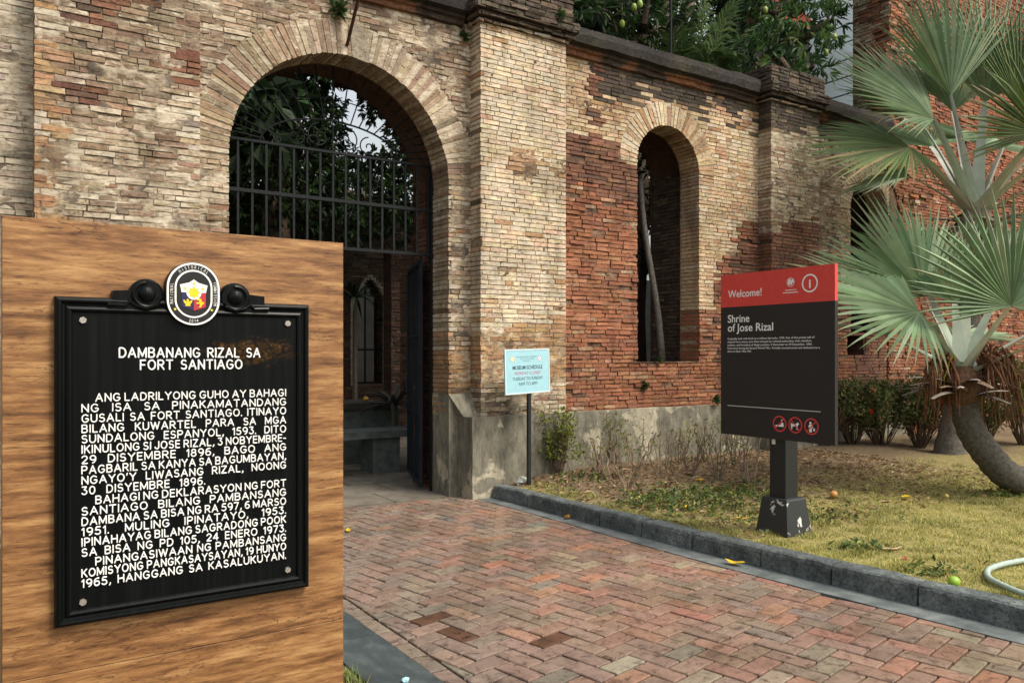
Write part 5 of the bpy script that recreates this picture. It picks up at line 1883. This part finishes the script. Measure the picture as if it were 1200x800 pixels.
# smooth the trunk line
def catmull(pts, k=6):
    out = []
    for i in range(len(pts) - 1):
        p0, p1, p2, p3 = pts[max(0, i - 1)], pts[i], pts[i + 1], pts[min(len(pts) - 1, i + 2)]
        for j in range(k):
            t = j / k
            out.append(.5 * ((2 * p1) + (p2 - p0) * t + (2 * p0 - 5 * p1 + 4 * p2 - p3) * t * t + (3 * p1 - p0 - 3 * p2 + p3) * t ** 3))
    out.append(pts[-1])
    return out
tp = catmull(trk)
mb = MB()
k = len(tp)
mb.tube(tp, [.152 - .022 * (i / k) + .006 * math.sin(i * 2.1) for i in range(k)], 16, (.10, .092, .078))
mb.build('trunk', M['bark'], fp, smooth=True, loc=base1)
mb = MB()
mb.ellipsoid(crown1 - UP * .04, (.20, .20, .24), (.12, .07, .042), jit=.05)
for i in range(26):
    a = 2 * math.pi * i / 26 + U(-.2, .2)
    d = Vector((math.cos(a), math.sin(a), U(-.1, .75)))
    dead_stub(mb, crown1 + UP * U(-.16, .12) + Vector((math.cos(a), math.sin(a), 0)) * .13, d, U(.28, .5), jit_col(((.28, .27, .23), (.22, .19, .155), (.15, .10, .07))[i % 3], .2))
mb.build('leaf_base', M['bark'], fp, loc=base1)
L1 = [
    ((1068, 367), .15, (-1, .30, .20), (.1, .75, .65), 1.42, 172, .0),
    ((1152, 362), .45, (.05, 1.0, .15), (0, -.35, 1), 1.25, 215, .0),
    ((1094, 345), -.2, (-.5, 1.0, -.1), (.3, .2, 1), 1.3, 170, .0),
    ((1190, 345), -.3, (.45, 1.0, -.1), (-.3, .0, 1), 1.1, 190, .0),
    ((1225, 378), .1, (1, .35, .2), (-.2, .7, .6), 1.15, 180, .0),
    ((1080, 392), -.7, (-.7, .35, -.8), (.2, .9, .2), .95, 170, .0),
    ((1110, 320), -.5, (-.2, 1.0, -.3), (.2, .2, 1), 1.0, 150, .0),
    ((1175, 330), -.6, (.2, 1.0, -.3), (-.2, .2, 1), 1.0, 150, .0),
    ((1205, 395), .5, (.8, -.05, .6), (-.1, .9, .3), .9, 170, .0),
    ((1170, 395), -.8, (.4, .4, -1), (0, .9, .4), 1.0, 180, .0),
    ((1128, 352), -.15, (-.1, 1, -.35), (0, .3, 1), .85, 150, .0),
]
for (hp, df, ax, nr_, R_, spd, yl) in L1:
    hub = P(hp[0], hp[1], D1) - FW * df
    fan_leaf(fp, base1, crown1 + UP * .06, hub, CAMV(*ax), CAMV(*nr_), R_, spd, 38, SILV if yl == 0 else GRN, yellow=yl)
def fruit_cluster(parent, loc, c, dirv, n, L_):
    mb = MB()
    for i in range(n):
        d = (dirv + rdir() * .75)
        p = [c + rdir() * .03]
        sw = rdir() * .06
        for j in range(1, 9):
            t = j / 8
            p.append(c + d * L_ * .5 * t ** .7 + UP * (.14 * math.sin(t * 3) - L_ * U(.85, 1.0) * t * t) + sw * math.sin(t * 5) + rdir() * .016)
        rs_ = [.007, .006, .009, .006, .011, .007, .010, .006, .003]
        mb.tube(p, rs_, 5, jit_col((.15, .075, .042), .3) if rnd() > .08 else (.33, .27, .05))
    mb.build('flower_stalk', M['bark'], parent, loc=loc)
fruit_cluster(fp, base1, P(1150, 425, D1 - .12), CAMV(.58, .12, .35), 52, .56)
fruit_cluster(fp, base1, P(1112, 432, D1 - .05), CAMV(-.55, .12, .2), 36, .50)

# back palm
D2 = 11.2
base2 = G(1113, 530, .17)
D2 = base2.dot(FW)
bpalm = thing('fan_palm', 'taller silver fan palm with high crown standing close to the red wall', 'palm tree', base2)
crown2 = P(1143, 258, D2)
trk = [base2 - UP * .1, P(1117, 505, D2), P(1124, 460, D2), P(1130, 400, D2), P(1138, 320, D2), crown2]
tp = catmull(trk)
mb = MB()
k = len(tp)
mb.tube(tp, [.24 - .07 * min(1, i / 8) + .006 * math.sin(i * 2.1) for i in range(k)], 14, (.115, .105, .09))
mb.build('trunk', M['bark'], bpalm, smooth=True, loc=base2)
mb = MB()
mb.ellipsoid(crown2 - UP * .05, (.2, .2, .34), (.22, .19, .15), jit=.06)
for i in range(26):
    a = 2 * math.pi * i / 26 + U(-.2, .2)
    d = Vector((math.cos(a), math.sin(a), U(-.5, .7)))
    dead_stub(mb, crown2 + UP * U(-.3, .15) + Vector((math.cos(a), math.sin(a), 0)) * .14, d, U(.3, .8), jit_col(((.30, .28, .24), (.24, .20, .16), (.17, .12, .08))[i % 3], .2))
mb.build('leaf_base', M['bark'], bpalm, loc=base2)
L2 = [
    ((1052, 181), .35, (-1, -.02, .15), (.05, .8, .6), 1.62, 165, .04),
    ((1158, 182), 1.1, (.02, .85, .55), (0, -.45, .8), 1.35, 225, .02),
    ((1114, 112), .0, (-.16, 1, .1), (.25, -.1, 1), 2.0, 105, .0),
    ((1164, 114), -.2, (.16, 1, .1), (-.3, -.1, 1), 2.0, 110, .0),
    ((1085, 145), .2, (-.85, .55, .2), (.4, .5, .75), 1.62, 135, .0),
    ((1100, 130), -.5, (-.6, .85, -.1), (.3, .3, .9), 1.7, 120, .0),
    ((1190, 130), .1, (.45, .95, .1), (-.3, .2, .9), 1.8, 120, .0),
    ((1215, 165), .3, (.9, .4, .2), (-.3, .5, .8), 1.55, 190, .08),
    ((1092, 196), -.6, (-.9, .02, -.55), (.1, .85, .5), 1.05, 150, .02),
    ((1140, 118), -.5, (.02, 1, -.1), (0, .1, 1), 1.8, 110, .0),
    ((1185, 200), .7, (.6, .1, .8), (-.1, .9, .3), 1.2, 190, .05),
    ((1225, 215), .2, (1, .05, .3), (-.1, .9, .4), 1.5, 170, .0),
    ((1135, 150), -1.0, (-.1, .7, -.9), (0, .6, .8), 1.4, 180, .0),
    ((1200, 150), -1.0, (.5, .6, -.9), (0, .6, .8), 1.4, 180, .0),
]
for i, (hp, df, ax, nr_, R_, spd, yl) in enumerate(L2):
    hub = P(hp[0], hp[1], D2) - FW * df
    pal = GRN if i in (0, 1, 6) else SILV
    fan_leaf(bpalm, base2, crown2 + UP * .05, hub, CAMV(*ax), CAMV(*nr_), R_, spd, 42, pal, yellow=yl, petw=.085, droop=.12)
# dry hanging leaves
mb = MB()
for i in range(9):
    a = U(0, 2 * math.pi)
    d = Vector((math.cos(a), math.sin(a), .1)).normalized()
    p0 = crown2 - UP * .1
    hub = p0 + d * U(.7, 1.1) - UP * U(.0, .25)
    mb.tube([p0, (p0 + hub) / 2 + UP * .08, hub], [.03, .022, .015], 5, (.27, .23, .17))
    for k in range(26):
        q = (d * .4 + rdir() * .5 - UP * 1.0).normalized()
        l_ = U(.35, .75)
        leaf(mb, hub, q, rdir(), l_, .035, jit_col((.22, .165, .10), .3))
mb.build('dry_leaf', M['bark'], bpalm, loc=base2)

# ------------------------------------------------------------ garden plants
def bush(name, label, base, h, r_, n_stem, per, L_, W_, pal, low=.4, flowers=0, group=None, stemc=(.12, .085, .06), cat='shrub', nclump=9):
    base = Vector(base)
    t = thing(name, label, cat, base, group)
    mb = MB(); lv = MB()
    tips = []
    for i in range(n_stem):
        a = U(0, 2 * math.pi); rr = r_ * rnd() ** .5
        top = base + Vector((math.cos(a) * rr, math.sin(a) * rr, h * U(.6, 1.0)))
        pts = limb(mb, base + Vector((math.cos(a), math.sin(a), 0)) * r_ * .12 - UP * .02, top, .009, .003, jit_col(stemc, .25), wob=.025, n=5)
        tips.append(top)
        for k in range(3):
            q = pts[2 + k % 3]
            e = q + Vector((U(-1, 1), U(-1, 1), U(.5, 1.4))) * h * .16
            mb.tube([q, e], [.004, .002], 4, jit_col(stemc, .25)); tips.append(e)
    mb.build('stem', M['bark'], t, loc=base)
    for q in tips:
        k = int(per * U(.3, 1.5))
        for _ in range(k):
            d = (rdir() + UP * .5).normalized()
            leaf(lv, q + rdir() * .07 - UP * U(0, h * .35 if per > 20 else .1), d, rdir() + UP, L_ * U(.6, 1.2), W_ * U(.7, 1.2), jit_col(pal[int(rnd() * len(pal))], .25))
    if lv.v: lv.build('leaves', M['leaf'], t, loc=base)
    for k in range(flowers):
        c = tips[int(rnd() * len(tips))]
        c = c - FW * U(.05, .15)
        fl = MB()
        for _ in range(26):
            d = rdir()
            leaf(fl, c, d, rdir(), .05, .025, jit_col((.75, .12, .04), .2))
        fl.build('flower', M['leaf'], t, loc=base)
    return t
YG = [(.16, .19, .03), (.12, .16, .03), (.22, .22, .035), (.08, .12, .025)]
p0 = G(655, 556, .19)
bush('leafy_shrub', 'bushy yellow green shrub beside the small blue notice board', p0, .74, .23, 15, 17, .055, .026, YG)
twl = ['bare twiggy shrub with yellow leaf tips standing just right of the leafy shrub', 'thin twiggy shrub under the arched window opening', 'sparse brown twiggy shrub right of the arched window sill', 'low bare shrub left of the dark sign board', 'tall bare shrub half hidden behind the dark sign board', 'brown twiggy shrub rising in front of the plinth crack', 'leggy bare shrub next to the dark sign post', 'low dry shrub in front of the plinth below the window', 'short twiggy shrub close to the leafy shrub', 'low brown twig clump right of the plinth crack', 'spindly bare shrub behind the weeds left of the sign', 'straggly bare shrub between the leafy shrub and the window']
for i, (px, py, h, per) in enumerate(((722, 545, .66, 4), (748, 548, .60, 2), (795, 543, .52, 1.6), (826, 541, .62, 2.4), (862, 545, .78, 2), (775, 560, .62, .5), (880, 565, .85, 1), (735, 572, .5, .4), (700, 552, .45, 1.5), (808, 556, .6, .8), (842, 560, .7, 1), (712, 562, .55, .3))):
    bush('bare_shrub', twl[i], G(px, py, .19), h, .27, 7, per * 1.8, .05, .024, YG, group='bare shrubs along the plinth', stemc=(.20, .15, .105))
ixl = ['dark green flowering bush right behind the dark sign board', 'green bush with orange red flowers in the middle of the hedge', 'leafy bush between the flowering bush and the palm trunk', 'dense bush behind the palm trunks', 'tall light green bush at the right edge behind the palm']
for i, (px, py, h, r_, fl) in enumerate(((1000, 521, 1.0, .5, 0), (1032, 522, .95, .55, 5), (1078, 523, 1.0, .5, 2), (1150, 520, .9, .6, 0), (1200, 519, 1.35, .6, 0))):
    bush('garden_bush', ixl[i], G(px, py, .19), h, r_, 44, 20, .075, .034, [(.09, .13, .04), (.12, .16, .05), (.06, .095, .033), (.17, .18, .055), (.20, .14, .075)], flowers=fl, group='bushes under the red wall')
for i, px in enumerate((945, 968)):
    bush('bare_shrub', ('brownish dry bush left of the hedge behind the sign', 'dry bush against the red wall close to the flowering hedge')[i], G(px, 523, .19), .8, .4, 24, 3, .05, .02, [(.05, .06, .02), (.10, .10, .03)], group='bare shrubs along the plinth', stemc=(.11, .075, .05))

# ------------------------------------------------------------ grass, weeds, litter
def blades(mb, pts, h0, h1, pal):
    for (x, y, z) in pts:
        a = U(0, 2 * math.pi); l_ = U(h0, h1) * max(.35, .8 + 1.3 * noise.noise(Vector((x * 5.5, y * 5.5, 50)))); w_ = U(.0016, .0036)
        dx, dy = math.cos(a), math.sin(a)
        le = U(.3, 1.3) * l_
        c_ = jit_col(pal[int(rnd() * len(pal))], .25)
        b_ = len(mb.v)
        mb.v += [(x - dy * w_, y + dx * w_, z), (x + dy * w_, y - dx * w_, z), (x + dx * le, y + dy * le, z + l_)]
        mb.c += [(*c_, 0)] * 3
        mb.f.append([b_, b_ + 1, b_ + 2]); mb.m.append(0)
DRY = [(.47, .40, .13), (.40, .36, .11), (.33, .31, .09), (.55, .48, .21), (.21, .24, .06)]
GRS = [(.13, .17, .045), (.18, .20, .06), (.10, .14, .04), (.26, .23, .09)]
mb = MB()
pts = []
for _ in range(330000):
    y = U(.6, 7.2); x = kerb_x(y) + .145 + (rnd() ** 1.5) * 5.5
    if rnd() < lawn_density(x, y): pts.append((x, y, soil_z(x, y) - .004))
dry = []; grn = []
for p in pts:
    g = noise.noise(Vector((p[0] * 1.3, p[1] * 1.3, 20))) + .3 * (p[1] - 3.2) * .4
    (grn if rnd() < .20 + g * .7 else dry).append(p)
blades(mb, dry, .010, .035, DRY)
blades(mb, grn, .012, .042, GRS)
tag(mb.build('lawn_grass', M['grass']), 'dry yellow and green grass over the garden beside the kerb', 'grass', kind='stuff')
mb = MB()
pts = []
for _ in range(26000):
    if rnd() < .6: x, y = U(.9, 1.48), U(2.2, 5.0)
    else: x, y = U(-.8, .02), U(2.3, 6.5)
    pts.append((x, y, 0))
blades(mb, pts, .02, .06, GRS)
tag(mb.build('verge_grass', M['grass']), 'green grass around the marker stand and path edging', 'grass', kind='stuff')
# ground cover weeds
mb = MB()
for (px, py, n_, sx) in ((800, 585, 420, .45), (845, 590, 300, .4), (870, 575, 260, .4), (770, 590, 160, .3), (690, 565, 130, .25), (905, 600, 120, .3), (1085, 668, 90, .15), (1005, 640, 60, .1), (955, 603, 70, .3), (1175, 578, 60, .15)):
    c = G(px, py, .15)
    for _ in range(int(n_ * .7)):
        q = Vector((c.x + random.gauss(0, sx), c.y + random.gauss(0, sx * .6), 0))
        if q.x < kerb_x(min(7.3, q.y)) + .2 or q.y > 7.2: continue
        q.z = soil_z(q.x, q.y) + U(0, .045)
        for k in range(3):
            leaf(mb, q, (rdir() + UP * .4), UP + rdir() * .4, U(.03, .06), U(.015, .03), jit_col(((.07, .115, .03), (.12, .16, .04), (.05, .085, .03), (.20, .20, .05))[int(rnd() * 4)], .3))
tag(mb.build('weeds', M['leaf']), 'low green weeds creeping over the bare garden soil', 'weeds', kind='stuff')
# brown litter over the soil
mb = MB()
for _ in range(6500):
    y = U(4.0, 7.2); x = kerb_x(y) + .2 + rnd() * 5
    if rnd() > .25 + .75 * max(0, min(1, (y - 4.2) / 2.2)): continue
    q = Vector((x, y, soil_z(x, y) + U(.003, .02)))
    d = rdir(); d.z *= .25
    leaf(mb, q, d, UP + rdir() * .5, U(.03, .10), U(.012, .035), jit_col(((.20, .12, .06), (.28, .18, .09), (.14, .09, .055), (.36, .26, .15))[int(rnd() * 4)], .3))
tag(mb.build('leaf_litter', M['leaf']), 'scattered brown dry leaf litter over the soil near the wall', 'leaf litter', kind='stuff')
# pebbles of soil clods
mb = MB()
for _ in range(900):
    y = U(4.0, 7.2); x = kerb_x(y) + .2 + rnd() * 4.5
    r_ = U(.004, .014)
    mb.ellipsoid((x, y, soil_z(x, y) + r_ * .3), (r_, r_, r_ * .7), jit_col((.17, .13, .09), .35), nu=6, nv=4, jit=.15)
tag(mb.build('soil_clods', M['bark']), 'small brown clods and pebbles on the bare soil', 'soil clods', kind='stuff')

# countable fallen leaves
def fallen(px, py, z, L_, W_, col, lab, yaw, curl=.2):
    q = G(px, py, z)
    mb = MB()
    k = 8
    d = Vector((math.cos(yaw), math.sin(yaw), 0)); s_ = Vector((-d.y, d.x, 0))
    vs = []
    for i in range(k + 1):
        t = i / k
        w_ = W_ * math.sin(math.pi * min(1, .06 + t * .93)) ** .8
        zz = z + .006 + curl * L_ * (t - .5) ** 2 + .004 * math.sin(t * 9 + yaw * 3)
        p = Vector((q.x, q.y, zz)) + d * L_ * (t - .5)
        vs += [p - s_ * w_ + UP * w_ * .35, p, p + s_ * w_ + UP * w_ * .35]
    mb.add(vs, [(i * 3 + m_, i * 3 + m_ + 1, i * 3 + m_ + 4, i * 3 + m_ + 3) for i in range(k) for m_ in range(2)], col)
    tag(mb.build('fallen_leaf', M['leaf'], loc=(q.x, q.y, z)), lab, 'leaf', 'fallen leaves')
YL, OR, TN, RD = (.62, .44, .03), (.50, .25, .05), (.50, .36, .20), (.36, .11, .06)
for a in (
    (861, 661, .004, .15, .035, YL, 'yellow curled leaf lying in the gutter below the dark sign', 1.9, .6),
    (665, 607, .004, .11, .025, OR, 'orange curled leaf in the gutter near the pilaster', .6, 1.1),
    (408, 622, .004, .13, .022, YL, 'yellow leaf on the pavers beside the wood block', 1.2, .3),
    (804, 595, .155, .15, .03, YL, 'bright yellow leaf among the weeds left of the sign base', .2, .3),
    (815, 590, .155, .16, .02, TN, 'long tan leaf beside the bright yellow one', 2.3, .4),
    (820, 563, .175, .13, .03, (.6, .36, .03), 'amber leaf on the soil left of the sign post', .1, .3),
    (682, 566, .165, .14, .025, RD, 'reddish leaf on the soil close to the notice board', .3, .3),
    (760, 594, .14, .16, .02, (.34, .16, .09), 'brown leaf among the weeds near the kerb', .5, .4),
    (1061, 583, .155, .14, .035, YL, 'bright yellow leaf on the bare soil in front of the palm', .1, .3),
    (870, 608, .14, .14, .02, (.5, .36, .06), 'dull yellow leaf left of the sign base', 2.6, .3),
    (1046, 644, .13, .18, .018, TN, 'long straw coloured leaf on the lawn', -.3, .3),
    (1060, 656, .13, .10, .018, RD, 'small reddish leaf on the lawn', .6, .4),
    (700, 542, .19, .16, .03, (.55, .28, .12), 'orange tan leaf by the foot of the plinth', .2, .3),
    (735, 551, .185, .14, .03, TN, 'pale tan leaf on the soil below the plinth', .9, .4),
    (825, 537, .19, .16, .03, TN, 'pale dry leaf at the plinth foot under the dark sign', 0.1, .4),
    (1033, 694, .125, .001, .001, TN, '', 0, 0),
):
    if a[6]: fallen(*a)

# fruit on the lawn
for (px, py, z, r_, col, lab) in ((1118, 686, .125, .034, (.22, .36, .03), 'green mango lying on the dry lawn near the kerb'), (977, 582, .15, .036, (.42, .20, .06), 'brown orange fruit lying on the soil beside the sign post'), (1109, 583, .155, .022, (.42, .33, .08), 'small dull fruit lying between the yellow leaf and the palm trunk')):
    q = G(px, py, z) + UP * r_ * .75
    mb = MB()
    mb.ellipsoid(q, (r_ * 1.2, r_, r_), col, nu=18, nv=12)
    mb.tube([q + Vector((r_ * 1.15, 0, 0)), q + Vector((r_ * 1.4, 0, .006))], .003, 5, (.12, .08, .04))
    tag(mb.build('mango', M['fruit'], smooth=True, loc=q), lab, 'fruit')

# hose
hp = [(7.6, 1.9), (6.7, 2.35), (5.95, 2.56), (5.52, 2.60), (5.27, 2.51), (5.14, 2.36), (5.06, 2.16), (5.16, 1.85), (5.6, 1.55), (6.6, 1.45)]
hv = catmull([Vector((x, y, .150)) for x, y in hp], 8)
mb = MB()
mb.tube(hv, .019, 10, (.30, .37, .32))
tag(mb.build('garden_hose', M['fruit'], smooth=True, loc=(5.27, 2.51, .13)), 'pale green garden hose looped on the lawn at the right edge', 'hose')

# stones and scrap at the foot of the notice board
for (px, py, s_, col, lab) in ((612, 567, .075, (.30, .31, .27), 'pale grey stone at the foot of the small blue notice board'), (627, 560, .05, (.17, .15, .12), 'dark small stone behind the notice board post')):
    q = G(px, py, .14)
    mb = MB()
    mb.ellipsoid(q + UP * s_ * .4, (s_ * 1.1, s_ * .8, s_ * .75), col, nu=9, nv=6, jit=.16)
    tag(mb.build('stone', M['bark'], loc=q), lab, 'stone')
# bit of litter on the left edging
q = G(475, 799, .012)
mb = MB()
mb.ellipsoid(q + UP * .012, (.02, .016, .012), (.35, .65, .68), nu=8, nv=5, jit=.25)
tag(mb.build('paper_scrap', M['col'], loc=q), 'crumpled pale blue scrap on the dark path edging', 'litter')
